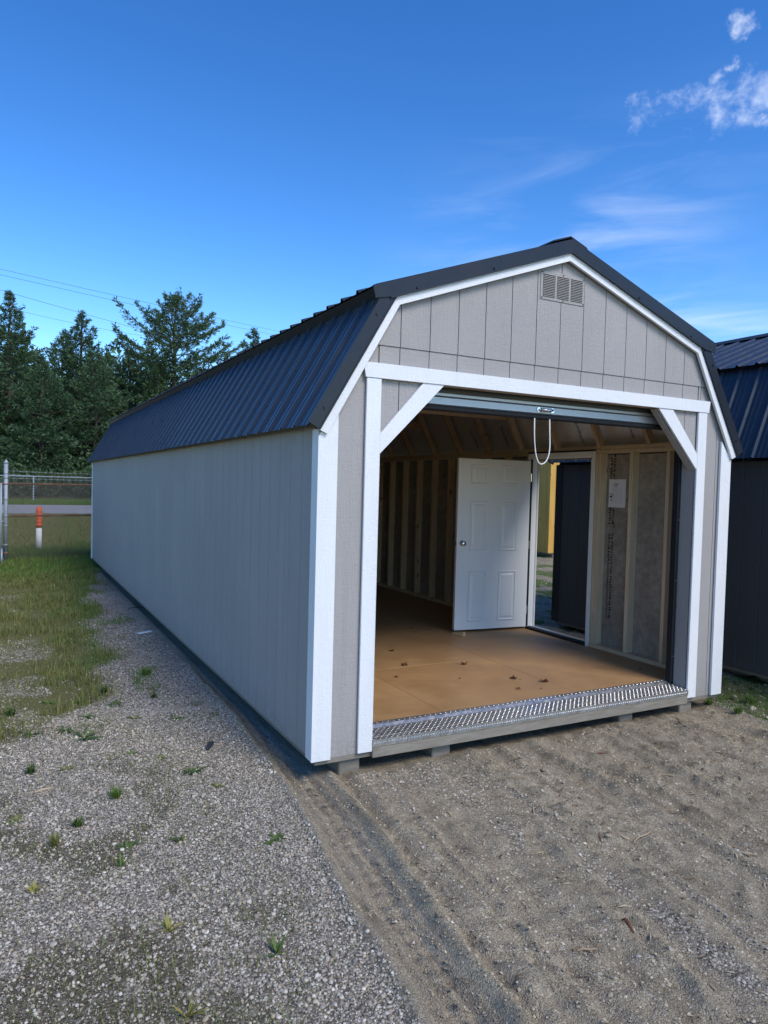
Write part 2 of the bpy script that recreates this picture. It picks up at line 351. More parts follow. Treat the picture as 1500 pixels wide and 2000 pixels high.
def link(name, me, parent=None, loc=None, rot=None):
    o = bpy.data.objects.new(name, me); COL.objects.link(o)
    if parent: o.parent = parent
    if loc is not None: o.location = loc
    if rot is not None: o.rotation_euler = rot
    return o
def empty(name, loc=(0, 0, 0), rz=0):
    o = bpy.data.objects.new(name, None); COL.objects.link(o); o.location = loc; o.rotation_euler.z = rz; o.empty_display_size = .2; return o
def raw(name, V, F, mat, parent=None, smooth=False):      # numpy vertices and equal-sized faces -> one mesh
    V = np.asarray(V, np.float32); F = np.asarray(F, np.int32); k = F.shape[1]
    me = bpy.data.meshes.new(name); me.vertices.add(len(V)); me.vertices.foreach_set('co', V.ravel())
    me.loops.add(F.size); me.loops.foreach_set('vertex_index', F.ravel())
    me.polygons.add(len(F)); me.polygons.foreach_set('loop_start', np.arange(0, F.size, k, dtype=np.int32))
    me.polygons.foreach_set('loop_total', np.full(len(F), k, np.int32))
    if smooth: me.polygons.foreach_set('use_smooth', np.ones(len(F), bool))
    me.update(calc_edges=True); me.validate(); me.materials.append(MATS[mat])
    return link(name, me, parent)
def box(name, mat, parent, *b, bev=.003): return MB().bbox(*b, b=bev).build(name, mat, parent)

# ------------------------------------------------------------------ terrain
def hash2(i, j, s):
    h = (i.astype(np.int64)*374761393+j.astype(np.int64)*668265263+s*1442695041) & 0x7fffffff
    h = ((h ^ (h >> 13))*1274126177) & 0x7fffffff
    return ((h ^ (h >> 16)) & 0xffff)/65535.0
def vnoise(x, y, s=0):
    i = np.floor(x); j = np.floor(y); u = x-i; v = y-j; u = u*u*(3-2*u); v = v*v*(3-2*v)
    a, b, c, d = hash2(i, j, s), hash2(i+1, j, s), hash2(i, j+1, s), hash2(i+1, j+1, s)
    return (a*(1-u)+b*u)*(1-v)+(c*(1-u)+d*u)*v
def fbm(x, y, s=0, o=4):
    t = 0; a = .5
    for k in range(o): t = t+a*vnoise(x*2**k, y*2**k, s+k); a *= .5
    return t/(1-.5**o)
def sstep(a, b, x):
    t = np.clip((x-a)/(b-a), 0, 1); return t*t*(3-2*t)
def track_x(y): return np.interp(y, [-6, -3, -2.1, -1.1, -.5, .3, 1.2, 2.5, 5, 14], [-.70, -.42, -.29, -.165, -.095, -.02, .03, .06, .08, .10])
def zones(x, y):
    xc = track_x(y); u = x-xc+(fbm(x*3, y*3, 40, 2)-.5)*.05
    infr = sstep(4.0, 2.5, y)
    track = np.exp(-(np.abs(u)/.135)**4)*sstep(3.0, 1.0, y)
    leftside = sstep(.0, -.12, u+.10)
    gravel = leftside*sstep(16, 11, y)
    # loose gravel streaks over the dirt, along the way things were dragged
    s = (x-.30)*.88+(y+1.9)*.36
    wob = (fbm(x*1.3, y*1.3, 14, 2)-.5)*.30; ac = x-.12*y+wob; al = y+.12*x
    st1 = sstep(.50, .66, fbm(ac*4.2+3, al*.6, 12, 3)); spot = .35+1.0*fbm(x*4.5, y*4.5, 15, 3)
    gravel = np.maximum(gravel, .50*st1*spot*sstep(.10, .30, u)*sstep(1.2, -.3, y+.6*(fbm(x*2, y*2, 16, 2)-.5)))
    gravel = np.maximum(gravel, .66*np.exp(-((ac-1.0)/.09)**2)*spot*sstep(-.4, -.9, y))
    edge = np.interp(y, [-6, 1.2, 1.9, 2.8, 3.5, 6, 8, 9.5, 11, 13], [-3.2, -1.7, -1.15, -.72, -.60, -.50, -.38, -.20, -.05, .3])
    n = fbm(x*1.7, y*1.7, 21, 4)
    grass = sstep(.10, -.25, x-edge+(n-.5)*.7)*np.where(y < 1.6, .75, 1)
    bare = .6*sstep(.62, .70, fbm(x*1.3+7, y*.9+2, 33, 3))*sstep(10, 7.5, y)
    grass = grass*(1-.75*bare)
    grass = np.maximum(grass, sstep(10.5, 12.3, y+(n-.5)*1.5)*np.where(x < 3, 1, .75))
    right = sstep(3.35, 3.75, x+(n-.5)*.3)*sstep(-1.3, -.3, y+(n-.5)*1.2)
    grass = np.maximum(grass, right*.80*sstep(.40, .56, fbm(x*2+1, y*2, 55, 3)))
    lush = np.maximum(sstep(9.0, 11, y)*sstep(16.5, 15.6, y), np.exp(-((x-edge+.15)/.16)**2)*.8*sstep(2.4, 3.2, y))
    lush = np.maximum(lush, right*.9)
    moss = .85*sstep(-.55, -1.15, x+(n-.5)*1.2)*sstep(1.6, .3, y)*sstep(.36, .60, fbm(x*2.4+5, y*2.4, 78, 4))
    moss = np.maximum(moss, .5*sstep(.55, .7, fbm(x*1.5, y*1.5, 77, 3))*leftside*sstep(2.5, 0, y)*sstep(-.45, -.7, x))
    moss = np.maximum(moss, .60*sstep(-.75, -1.0, x+(n-.5)*.4)*np.exp(-((y-1.55)/.45)**2))
    return u, np.clip(track, 0, 1), np.clip(gravel, 0, 1), np.clip(grass, 0, 1), np.clip(lush, 0, 1), np.clip(moss, 0, 1)
def terrain(x, y, z=None):
    x = np.asarray(x, float); y = np.asarray(y, float)
    u, track, gravel, grass, lush, moss = z if z is not None else zones(x, y)
    h = -.115+.018*(fbm(x*.7, y*.7, 3, 3)-.5)
    near = sstep(14, 8, np.hypot(x, y))
    fr = sstep(4, 1.5, y)
    prof = -.034*np.exp(-(u/.10)**2)+.030*np.exp(-((u+.150)/.028)**2)+.046*np.exp(-((u-.155)/.035)**2)-.022*np.exp(-((u-.225)/.03)**2)
    prof = prof+(.013*np.sin(u*88+.5)+.010*np.sign(np.sin(y*70+u*40))*np.exp(-((u-.02)/.035)**2)+.012*(fbm(u*45+9, y*1.6, 61, 3)-.5)+.006*(fbm(x*25, y*25, 62, 2)-.5))*np.exp(-(u/.14)**4)
    h = h+prof*fr
    dirtm = (1-gravel)*(1-track)*near*sstep(.08, .2, u)
    acr = x-.10*y+.22*(fbm(x*1.2, y*1.2, 18, 2)-.5); rid = .55*fbm(x*3.1, y*2.0, 17, 4)+.75*(1-np.abs(2*fbm(acr*7, y*.55, 19, 2)-1))**4
    h = h+dirtm*(.058*(rid-.5)+.048*(fbm(x*9, y*9, 23, 3)-.5)+.022*(fbm(x*30, y*30, 24, 2)-.5))
    # tyre tread marks pressed across the soil
    tr = np.sin((x*.55+y*.85)*58+3*fbm(x*3, y*3, 5, 2))*sstep(.55, .75, fbm(x*1.6+9, y*1.6, 29, 2))
    h = h+dirtm*.011*tr
    h = h+(1-dirtm)*near*.016*(fbm(x*14, y*14, 31, 3)-.5)
    under = sstep(-.03, .05, x)*sstep(3.72, 3.62, x)*sstep(-.05, .12, y)*sstep(12.2, 12.0, y)
    h = h*(1-under)+under*-.135
    # the drag marks dip right under the front skids, bank behind the yard up to the road
    h = h+sstep(15.9, 24.0, y)*.46+sstep(34, 70, y)*.5
    return h
def grow(a, step, lim, k):
    o = [];
    while a < lim: a += step; step *= k; o.append(a)
    return o
xs = np.concatenate([-np.array(grow(2.3, .03, 700, 1.09))[::-1], np.arange(-2.3, 2.6, .0215), np.array(grow(2.6, .02, 8, 1.015)), np.array(grow(8, .15, 700, 1.10))])
ys = np.concatenate([-np.array(grow(2.9, .03, 60, 1.12))[::-1], np.arange(-2.9, 3.0, .0215), np.array(grow(3.0, .02, 30, 1.016)), np.array(grow(30, .5, 900, 1.10))])
gx, gy = np.meshgrid(xs, ys); gx = gx.ravel(); gy = gy.ravel()
Z = zones(gx, gy); gz_ = terrain(gx, gy, Z)
nx, ny = len(xs), len(ys)
idx = np.arange(nx*ny).reshape(ny, nx)
F = np.stack([idx[:-1, :-1].ravel(), idx[:-1, 1:].ravel(), idx[1:, 1:].ravel(), idx[1:, :-1].ravel()], 1)
ground = raw('ground', np.stack([gx, gy, gz_], 1), F, 'ground_mix', smooth=True)
tag(ground, 'bare soil, crushed gravel and patchy grass of the sales yard', kind='structure')
for nme, a in zip(('track', 'gravel', 'grass', 'lush', 'moss'), Z[1:]):
    at_ = ground.data.attributes.new(nme, 'FLOAT', 'POINT'); at_.data.foreach_set('value', a.astype(np.float32))
def gz(x, y): return float(terrain(np.array([x]), np.array([y]))[0])

# road beyond the fence
rd = MB(); nseg = 40
RX = np.linspace(-160, 200, nseg)
def road_y(x, e): return 28.3+.055*x+e
for k in range(nseg-1):
    a, b = RX[k], RX[k+1]
    q = [(a, road_y(a, -4.3), .0), (b, road_y(b, -4.3), 0), (b, road_y(b, 4.6), 0), (a, road_y(a, 4.6), 0)]
    rd.add([(x, y, .372) for x, y, z in q]+[(x, y, .25) for x, y, z in q], [(0, 1, 2, 3), (1, 0, 4, 5), (3, 2, 6, 7)])
road = rd.build('road', 'asphalt'); tag(road, 'pale grey two lane road beyond the chain link fence', kind='structure')
for e in (-.22, .12):
    ml = MB()
    for k in range(nseg-1):
        a, b = RX[k], RX[k+1]; ml.add([(a, road_y(a, e), .377), (b, road_y(b, e), .377), (b, road_y(b, e+.11), .377), (a, road_y(a, e+.11), .377)], [(0, 1, 2, 3)])
    ml.build('road_line', 'line_yellow', road)

# ------------------------------------------------------------------ gambrel shed helpers
def gam(E_, K_, P_, W):
    """height of the gable outline at x, for a half profile E-K-P mirrored about W/2"""
    def f(x):
        x = min(x, W-x); z1 = E_[1]+(x-E_[0])*(K_[1]-E_[1])/(K_[0]-E_[0]); z2 = K_[1]+(x-K_[0])*(P_[1]-K_[1])/(P_[0]-K_[0])
        return min(z1, z2)
    return f
def strip_poly(xa, xb, zlo, f, brk):
    """a siding board: from zlo up to f(x), between xa and xb, or None where nothing is left"""
    xs_ = sorted([xa, xb]+[b for b in brk if xa < b < xb]); top = [(x, f(x)) for x in xs_]
    if max(z for _, z in top) <= zlo+.01: return None
    pts = []
    for i, (x, z) in enumerate(top):
        if i and (top[i-1][1]-zlo)*(z-zlo) < 0:
            x0, z0 = top[i-1]; t = (zlo-z0)/(z-z0); pts.append((x0+(x-x0)*t, zlo))
        if z > zlo: pts.append((x, z))
    lo = [(pts[0][0], zlo), (pts[-1][0], zlo)]
    pl = [p for p in pts]
    if pl[-1] != lo[1] and abs(pl[-1][1]-zlo) > 1e-6: pl.append(lo[1])
    if abs(pl[0][1]-zlo) > 1e-6: pl.append(lo[0])
    return pl if len(pl) >= 3 else None
def rib_profile(pitch, n):
    """(along, height) of a ribbed roofing panel: n major ribs with two low stiffening ribs between"""
    o = []
    for k in range(n):
        a = k*pitch
        for u, h in ((0, 0), (.30, 0), (.33, .004), (.38, .004), (.41, 0), (.56, 0), (.59, .004), (.64, .004), (.67, 0)):
            o.append((a+u*pitch-.0, h))
        b = a+pitch*.80
        o += [(b-.004, 0), (b+.012, .019), (b+.026, .019), (b+.042, 0)]
    o.append((n*pitch, 0)); return o
def rib_panel(lo, hi, pitch, n, thick=.0):
    """ribbed sheet running up the slope lo->hi (x,z), profile along y"""
    d = np.array(hi)-np.array(lo); d = d/np.linalg.norm(d); nr = np.array([-d[1], d[0]])
    if nr[1] < 0: nr = -nr
    pr = rib_profile(pitch, n); V = []; k = len(pr)
    for e in (lo, hi):
        for a, h in pr: V.append((e[0]+nr[0]*h, a, e[1]+nr[1]*h))
    for e in (lo, hi):
        for a, h in pr: V.append((e[0]+nr[0]*(h-.0025), a, e[1]+nr[1]*(h-.0025)))
    F = []
    for i in range(k-1):
        F += [(i, i+1, k+i+1, k+i), (2*k+i+1, 2*k+i, 3*k+i, 3*k+i+1), (i+1, i, 2*k+i, 2*k+i+1), (k+i, k+i+1, 3*k+i+1, 3*k+i)]
    if d[0]*1 < 0: F = [f[::-1] for f in F]
    m_ = MB(); m_.add(V, F); return m_
def roof_slope(root, name, lo, hi, y0, y1, mat='roof_metal'):
    n = max(1, round((y1-y0)/.9144)); wd = (y1-y0)/n; me = rib_panel(lo, hi, wd/4, 4).mesh(name, mat)
    for k in range(n): link(name, me, root, (0, y0+k*wd, 0))
def slope_quad(mb, a, b, t0, t1, y0, y1):
    """slab along a->b in x-z, from offset t0 to t1 along the outward (upper) normal"""
    d = np.array(b)-np.array(a); d = d/np.linalg.norm(d); n = np.array([-d[1], d[0]])
    if n[1] < 0: n = -n
    a = np.array(a); b = np.array(b)
    mb.prism([tuple(a+n*t0), tuple(b+n*t0), tuple(b+n*t1), tuple(a+n*t1)], y0, y1); return mb
def mir(p, W): return (W-p[0], p[1])

# ------------------------------------------------------------------ the grey garage shed
W, LEN = 3.66, 12.09
E0, K0, P0 = (-.02, 1.985), (.45, 2.82), (1.83, 3.327)          # outer edge of the white fascia
ELO, EHI = (-.108, 2.005), (.385, 2.868)                         # lower roofing, eave to knee
ULO, UHI = (.285, 2.862), (1.83, 3.412)                          # upper roofing, knee overhang to ridge
shed = empty('garage_shed'); tag(shed, 'long grey gambrel garage shed with white trim, navy metal roof and raised roll-up door', 'shed')
FZ = .105
fz_ = gam(E0, K0, P0, W); ztop = lambda x: fz_(x)-.025
BRK = [K0[0], W/2, W-K0[0]]
OX0, OX1, OZ = .375, 3.25, 2.318                                 # door opening between the posts
# front siding boards
g = .0028; seams = [.30-.2135, *[.30+.2135*k for k in range(16)]]
edges = [.0]+[s for s in seams if .02 < s < W-.02]+[W]
ZL = 2.528
for a, b in zip(edges[:-1], edges[1:]):
    pl = strip_poly(a+g, b-g, ZL, ztop, BRK)
    if pl: MB().prism(pl, -.016, -.004).build('siding_board', 'siding_grey', shed)
    fl = lambda x: min(ztop(x), ZL-.003)
    zcross = [E0[0]+(ZL-.003+.025-E0[1])*(K0[0]-E0[0])/(K0[1]-E0[1])]; zcross += [W-zcross[0]]
    segs = []
    if b <= OX0+.001 or a >= OX1-.001: segs = [(a, b, 0.0)]
    else:
        if a < OX0: segs.append((a, OX0-.012, 0.0))
        if b > OX1: segs.append((OX1+.012, b, 0.0))
        aa, bb = max(a, OX0-.006), min(b, OX1+.006)
        segs.append((aa, bb, OZ+.01))
    for aa, bb, zl in segs:
        pl = strip_poly(aa+g, bb-g, zl, fl, BRK+zcross)
        if pl: MB().prism(pl, -.010, -.0005).build('siding_board', 'siding_grey', shed)
# triangles of siding behind the braces (the two seams run through them)
for side in (0, 1):
    f = (lambda p: p) if side == 0 else (lambda p: (OX0+OX1-p[0], p[1]))
    for xa, xb in ((.375, .513), (.513, .70)):
        zz = lambda x: 1.93+(x-.375)*(2.318-1.93)/(.72-.375)
        pl = [f((xa+g, zz(xa+g))), f((xb-g, zz(xb-g))), f((xb-g, OZ+.006)), f((xa+g, OZ+.006))]
        MB().prism(pl, -.0105, -.001).build('siding_board', 'siding_grey', shed)
    # diagonal return board that closes the corner behind the brace
    MB().prism([f((.376, 1.868)), f((.386, 1.858)), f((.838, 2.312)), f((.828, 2.318))], -.004, .046).build('diagonal_jamb', 'siding_grey', shed)
    # side jamb in siding colour
    xj = (OX0-.012, OX0) if side == 0 else (OX1, OX1+.012)
    box('side_jamb', 'siding_grey', shed, *xj, -.003, .112, .06, OZ)
    # black guide of the roll-up door
    xg = (OX0+.001, OX0+.035) if side == 0 else (OX1-.035, OX1-.001)
    gd_ = box('door_guide', 'rubber', shed, *xg, .108, .165, FZ+.002, 2.30, bev=.004)
    for zb in (.32, .95, 1.45): MB().tube([((xg[0]+xg[1])/2, .104, zb), ((xg[0]+xg[1])/2, .110, zb)], .007, 8).build('bolt', 'chrome', gd_)
    # framing behind
    xf = (.012, OX0-.014) if side == 0 else (OX1+.014, W-.012)
    box('front_frame', 'pine_stud', shed, *xf, .001, .092, FZ+.002, 2.05)
hp = [(.06, 2.06), (W-.06, 2.06), (W-.06, 2.0+.06), *[(x, fz_(x)-.06) for x in (W-.10, W-K0[0], W/2, K0[0], .10)]]
top_ = [(OX0, OZ+.008), (OX1, OZ+.008), (OX1, 2.06), (W-.08, 2.06), (W-.08, fz_(W-.08)-.05), (W-K0[0], K0[1]-.06), (W/2, P0[1]-.06), (K0[0], K0[1]-.06), (.08, fz_(.08)-.05), (.08, 2.06), (OX0, 2.06)]
MB().prism(top_, .0, .012).build('gable_sheathing', 'osb_sheathing', shed)
box('door_header', 'pine_stud', shed, OX0, OX1, .014, .10, OZ+.01, OZ+.22)
# white trim: header, posts, braces, corners, fascia
MB().prism([(.268, 2.321), (3.360, 2.321), (3.372, 2.412), (.250, 2.412)], -.041, -.018).build('header_trim', 'trim_white', shed)
for xa, xb in ((.278, .379), (3.247, 3.348)): box('post_trim', 'trim_white', shed, xa, xb, -.036, -.0165, .006, 2.319)
for side in (0, 1):
    f = (lambda p: p) if side == 0 else (lambda p: (OX0+OX1-p[0], p[1]))
    MB().prism([f((.3795, 1.862)), f((.833, 2.3195)), f((.677, 2.3195)), f((.3795, 1.985))], -.034, -.0155).build('brace_trim', 'trim_white', shed)
MB().prism([(-.031, .0), (.095, .0), (.095, 2.125), (-.031, 1.945)], -.036, -.0165).build('corner_trim', 'trim_white', shed)
MB().prism([(W-.125, .0), (W-.0, .0), (W-.0, 1.955), (W-.125, 2.10)], -.036, -.0165).build('corner_trim', 'trim_white', shed)
box('corner_trim', 'trim_white', shed, -.031, -.0135, -.0162, .062, .0, 1.99)
box('corner_trim', 'trim_white', shed, -.034, -.0135, LEN-.085, LEN+.02, .0, 1.99)
for side in (0, 1):
    f = (lambda p: p) if side == 0 else (lambda p: mir(p, W))
    nl = np.array([.871, -.491])*.056; nu = np.array([.344, -.939])*.052
    kin = (K0[0]+.030, K0[1]-.042)
    MB().prism([f((E0[0]-.012, E0[1]-.003)), f(K0), f(kin), f((E0[0]+.036, E0[1]-.024))], -.058, -.037).build('fascia_trim', 'trim_white', shed)
    MB().prism([f(K0), f(P0), f((P0[0], P0[1]-.056)), f(kin)], -.0585, -.0375).build('fascia_trim', 'trim_white', shed)
    # rake metal: front leg and top flange for both slopes
    n_ = np.array([-.871, .491])*.09
    a_ = np.array(E0)+np.array([-.012, -.003]); b_ = np.array(K0)+np.array([.015, .02])
    MB().prism([f(tuple(a_)), f(tuple(b_)), f(tuple(b_+n_)), f(tuple(a_+n_))], -.0665, -.0595).build('rake_trim', 'rake_metal', shed)
    MB().prism([f(tuple(a_+n_*.12)), f(tuple(b_+n_*.12)), f(tuple(b_+n_*.02)), f(tuple(a_+n_*.02))], -.072, -.0595).build('rake_hem', 'screw_dark', shed)
    rk = slope_quad(MB(), f(ELO), f(EHI), .0045, .0070, -.067, -.022).build('rake_trim', 'rake_metal', shed)
    u0 = (ULO[0]+.005, ULO[1]-.004); 
    MB().prism([f((.305, 2.792)), f((K0[0], K0[1]+.001)), f((P0[0], P0[1]+.001)), f((P0[0], 3.414)), f((.285, 2.866))], -.0745, -.0675).build('rake_trim', 'rake_metal', shed)
    MB().prism([f((.405, 2.802)), f((P0[0], P0[1]-.005)), f((P0[0], P0[1]+.006)), f((.405, 2.815))], -.079, -.0675).build('rake_hem', 'screw_dark', shed)
    slope_quad(MB(), f((ULO[0]+.02, ULO[1]+.0072)), f(UHI), .0025, .0055, -.0745, -.022).build('rake_trim', 'rake_metal', shed)
    for t in (.12, .82):
        p = np.array(E0)+(np.array(K0)-np.array(E0))*t+np.array([-.871, .491])*.055; x, z = f(tuple(p))
        MB().tube([(x, -.0665, z), (x, -.0735, z)], .0075, 8).build('screw', 'screw_dark', shed)
    for t in (.10, .52):
        p = np.array(K0)+(np.array(P0)-np.array(K0))*t+np.array([0, .022]); x, z = f(tuple(p))
        MB().tube([(x, -.0740, z), (x, -.0835, z)], .0075, 8).build('screw', 'screw_dark', shed)
    # roofing, deck, eave strip
    roof_slope(shed, 'roof_panel', f(ELO), f(EHI), -.062, LEN+.06)
    roof_slope(shed, 'roof_panel', f(ULO), f(UHI), -.062, LEN+.06)
    slope_quad(MB(), f((-.06, 2.075)), f((.41, 2.90-.005)), -.016, -.004, -.012, LEN).build('roof_deck', 'foil', shed)
    slope_quad(MB(), f((.33, 2.872)), f((1.83, 3.405)), -.017, -.005, -.012, LEN).build('roof_deck', 'foil', shed)
    # knee strip, dark metal standing in for the shadow under the overhang
    MB().prism([f((.300, 2.858)), f((.385, 2.888)), f((.385, 2.868)), f((.352, 2.812))], -.05, LEN+.05).build('knee_shade_strip', 'roof_metal', shed)
MB().prism([(W/2-.16, 3.412-.036), (W/2-.15, 3.412-.022), (W/2, 3.412+.031), (W/2+.15, 3.412-.022), (W/2+.16, 3.412-.036), (W/2, 3.412+.022)], -.055, LEN+.07).build('ridge_cap', 'rake_metal', shed)
# left wall boards, 8 inch face, over a backing wall
wb = (LEN-.085-.062)/59
sb = MB().bbox(-.0115, -.0015, .0030, wb-.0030, .0, 2.13, b=.0040).mesh('siding_board', 'siding_grey')
for k in range(59): link('siding_board', sb, shed, (0, .062+k*wb, 0))
box('wall_backing', 'osb_sheathing', shed, .0, .011, .013, LEN-.013, .001, 2.14)
box('back_wall', 'siding_grey', shed, .0, W, LEN-.012, LEN, .0, 2.06)
MB().prism([(.02, 2.062), (W-.02, 2.062), (W-.08, fz_(.08)-.05), (W-K0[0], K0[1]-.05), (W/2, P0[1]-.05), (K0[0], K0[1]-.05), (.08, fz_(.08)-.05)], LEN-.012, LEN).build('back_gable', 'siding_grey', shed)
# right wall: sheathing with the man door opening
DY0, DY1, DZ1 = 1.435, 2.375, 2.005
for a, b, c, d in ((.013, DY0, 0, 2.03), (DY1, LEN-.013, 0, 2.03), (DY0, DY1, DZ1+.02, 2.03)):
    box('wall_backing', 'osb_sheathing', shed, W-.022, W-.011, a, b, c+.001, d)
    box('siding_panel', 'siding_grey', shed, W-.0105, W, a, b, c, d-.04 if d > 2.02 else d)
# floor frame, floor sheets, skids
for a, b, c, d in ((.004, W-.004, -.008, .03), (.004, W-.004, LEN-.04, LEN-.002)): box('rim_joist', 'treated_wood', shed, a, b, c, d, -.034, FZ-.022)
for a, b in ((.004, .042), (W-.042, W-.004)): box('rim_joist', 'treated_wood', shed, a, b, .0305, LEN-.0405, -.034, FZ-.022)
fx = [.10, 1.045, 2.265, W-.10]
for i in range(3):
    y = .165; first = (2.44, 1.22, 2.44)[i]
    while y < LEN-.05:
        y2 = min(LEN-.013, y+first); first = 2.44
        MB().bbox(fx[i]+(.0012 if i else 0)-(.085 if i == 0 else 0), fx[i+1]-.0012+(.075 if i == 2 else 0), y, y2-.004, FZ-.02, FZ, b=.0016).build('floor_panel', 'floor_tan', shed)
        y = y2
for cx in (.255, .935, W-1.02, W-.345): box('skid', 'treated_wood', shed, cx-.072, cx+.072, .03, LEN-.03, -.150, -.035, bev=.008)
# diamond plate threshold
th = MB(); XA, XB = OX0+.004, OX1-.004
prof = [(-.045, .036), (-.045, .080), (.128, .090), (.150, .106), (.192, .1075), (.192, .105), (.150, .1035), (.129, .087), (-.042, .077), (-.042, .036)]
n = len(prof); th.add([(XA, y, z) for y, z in prof]+[(XB, y, z) for y, z in prof], [(i, (i+1) % n, n+(i+1) % n, n+i) for i in range(n)]+[tuple(range(n))[::-1], tuple(range(n, 2*n))]); th.fix = True
plate = th.build('threshold_plate', 'diamond_plate', shed)
box('threshold_block', 'treated_wood', shed, XA, XB, -.0415, -.009, -.034, .074)
box('threshold_block', 'treated_wood', shed, XA, XB, .031, .16, .0, .083)
lg = MB()
def lug(c, u, v, nn, l, wd, h):
    c, u, v, nn = map(np.array, (c, u, v, nn)); P = [c-u*l, c-v*wd, c+u*l, c+v*wd, c+nn*h-u*l*.45, c+nn*h+u*l*.45]
    lg.add(P, [(0, 1, 4), (1, 5, 4), (1, 2, 5), (2, 3, 5), (3, 4, 5), (3, 0, 4)])
for i in range(int((XB-XA)/.0205)):
    x = XA+.012+i*.0205
    for j in range(8):
        y = -.033+j*.0208; z = .080+(y+.045)*.010/.173; s = 1 if (i+j) % 2 else -1
        lug((x, y, z), (.72, .69*s, .04*s), (-.69*s, .72, .04), (0, -.06, 1), .0092, .0034, .0020)
    lug((x, -.045, .059), (.72, 0, .69), (-.69, 0, .72), (0, -1, 0), .0088, .0032, .0020)
    lug((x, .171, .1068), (.72, .69*(1 if i % 2 else -1), .0), (-.69*(1 if i % 2 else -1), .72, 0), (0, 0, 1), .012, .0042, .0025)
lo_ = lg.build('tread_lugs', 'diamond_plate', plate); lo_['kind'] = 'stuff'
# roll-up door: coil, curtain edge, bottom bar, seal, handle, pull rope
YD = .112; BZ = 2.205
box('door_curtain', 'curtain_dark', shed, OX0+.036, OX1-.036, YD+.003, YD+.008, BZ+.062, 2.52)
bar = box('bottom_bar', 'bar_metal', shed, OX0+.036, OX1-.036, YD-.016, YD+.022, BZ+.004, BZ+.060, bev=.006)
box('bar_slat', 'bar_metal', bar, OX0+.036, OX1-.036, YD-.006, YD+.002, BZ+.064, BZ+.088, bev=.004)
box('bottom_seal', 'rubber', bar, OX0+.036, OX1-.036, YD-.022, YD+.03, BZ-.034, BZ+.002, bev=.010)
MB().tube([(OX0+.04, .30, 2.62), (OX1-.04, .30, 2.62)], .165, 24).build('door_coil', 'curtain_dark', shed, True)
hx = at(1066, 797, 1, YD-.02)[0]
hd = MB().tube([(hx-.055, YD-.018, BZ+.034), (hx-.045, YD-.045, BZ+.034), (hx-.02, YD-.052, BZ+.030), (hx+.02, YD-.052, BZ+.030), (hx+.045, YD-.045, BZ+.034), (hx+.055, YD-.018, BZ+.034)], .009, 10)
hd = hd.build('lift_handle', 'chrome', bar, True)
for s in (-1, 1): MB().tube([(hx+s*.062, YD-.0165, BZ+.034), (hx+s*.062, YD-.022, BZ+.034)], .017, 14).build('handle_foot', 'chrome', hd)
rp = []
for t in np.linspace(0, 1, 25):
    a = math.pi*t; x = hx-.040-.068*math.cos(a)+.006*math.sin(9*t); z = BZ-.030-.325*math.sin(a)**.55 if 0 < t < 1 else BZ-.03
    rp.append((x+.012*math.sin(a)*1.2, YD-.03+.01*math.sin(a*2), z))
MB().tube(rp, .0048, 6).build('pull_rope', 'rope_white', bar, True)
# interior framing
def stud_mesh(): return MB().bbox(0, .089, -.019, .019, 0, 1, b=.002)
sm = stud_mesh().mesh('stud', 'pine_stud')
def stud(y, side, z0=FZ+.0395, z1=2.039):
    o = link('stud', sm, shed, (W-.1115 if side else .0125, y, z0)); o.scale.z = z1-z0
for y in (.118, .505, .93, 1.335, 1.376): stud(y, 1)
for k in range(24): stud(2.436+.406*k, 1)
stud((DY0+DY1)/2, 1, DZ1+.022, 2.039) if DZ1 < 1.99 else None
for k in range(29): stud(.14+.406*k, 0)
for side in (0, 1):
    xa, xb = (W-.1115, W-.0225) if side else (.0125, .1015)
    for a, b in (((.0945, DY0-.035), (DY1+.035, LEN-.02)) if side else ((.0945, LEN-.02),)):
        box('bottom_plate', 'pine_stud', shed, xa-.004*side, xb+.004*(1-side), a, b, FZ+.0005, FZ+.039)
    box('top_plate', 'pine_stud', shed, xa-.003*side, xb+.003*(1-side), .0135, LEN-.02, 2.040, 2.077)
    box('top_plate', 'pine_stud', shed, xa, xb, .0135, LEN-.02, 2.0785, 2.116)
    f = (lambda p: p) if side == 0 else (lambda p: mir(p, W))
    ra = slope_quad(MB(), f((.040, 2.118+.02)), f((.42, 2.86)), -.089, -.0165, -.019, .019).mesh('rafter', 'pine_rafter')
    rb = slope_quad(MB(), f((.37, 2.845)), f((1.829, 3.36)), -.089, .002, -.019, .019).mesh('rafter', 'pine_rafter')
    for k in range(20):
        y = .72+.62*k-.62
        if y > LEN-.05: break
        link('rafter', ra, shed, (0, max(y, .04), 0)); link('rafter', rb, shed, (0, max(y, .04)+.0005, 0))
for y in (.72+.62*3+.04, .72+.62*6+.04, .72+.62*10+.04, .72+.62*14+.04): box('tie_board', 'pine_rafter', shed, .30, W-.30, y-.018+.0, y+.0, 2.445, 2.535)
# gable vent with louvers
vent = MB(); vx0, vx1, vz0, vz1 = 1.603, 2.004, 2.985, 3.183
vent.bbox(vx0, vx1, -.0215, -.0165, vz0, vz1, b=.002)
vent = vent.build('gable_vent', 'siding_grey', shed)
for c in range(3):
    x0 = vx0+.022+c*.1265; x1 = x0+.104
    box('vent_shade_sheet', 'rubber', vent, x0, x1, -.0235, -.0216, vz0+.020, vz1-.020, bev=.0005)  # dark sheet standing in for the shade inside the louver slots
    lv = MB()
    for k in range(14):
        z = vz0+.0215+k*.0115
        lv.add([(x0-.002, -.0236, z), (x1+.002, -.0236, z), (x1+.002, -.0275, z+.0028), (x0-.002, -.0275, z+.0028), (x1+.002, -.0236, z+.0072), (x0-.002, -.0236, z+.0072)], [(0, 1, 2, 3), (3, 2, 4, 5)])
    lv.build('louvers', 'siding_grey', vent)
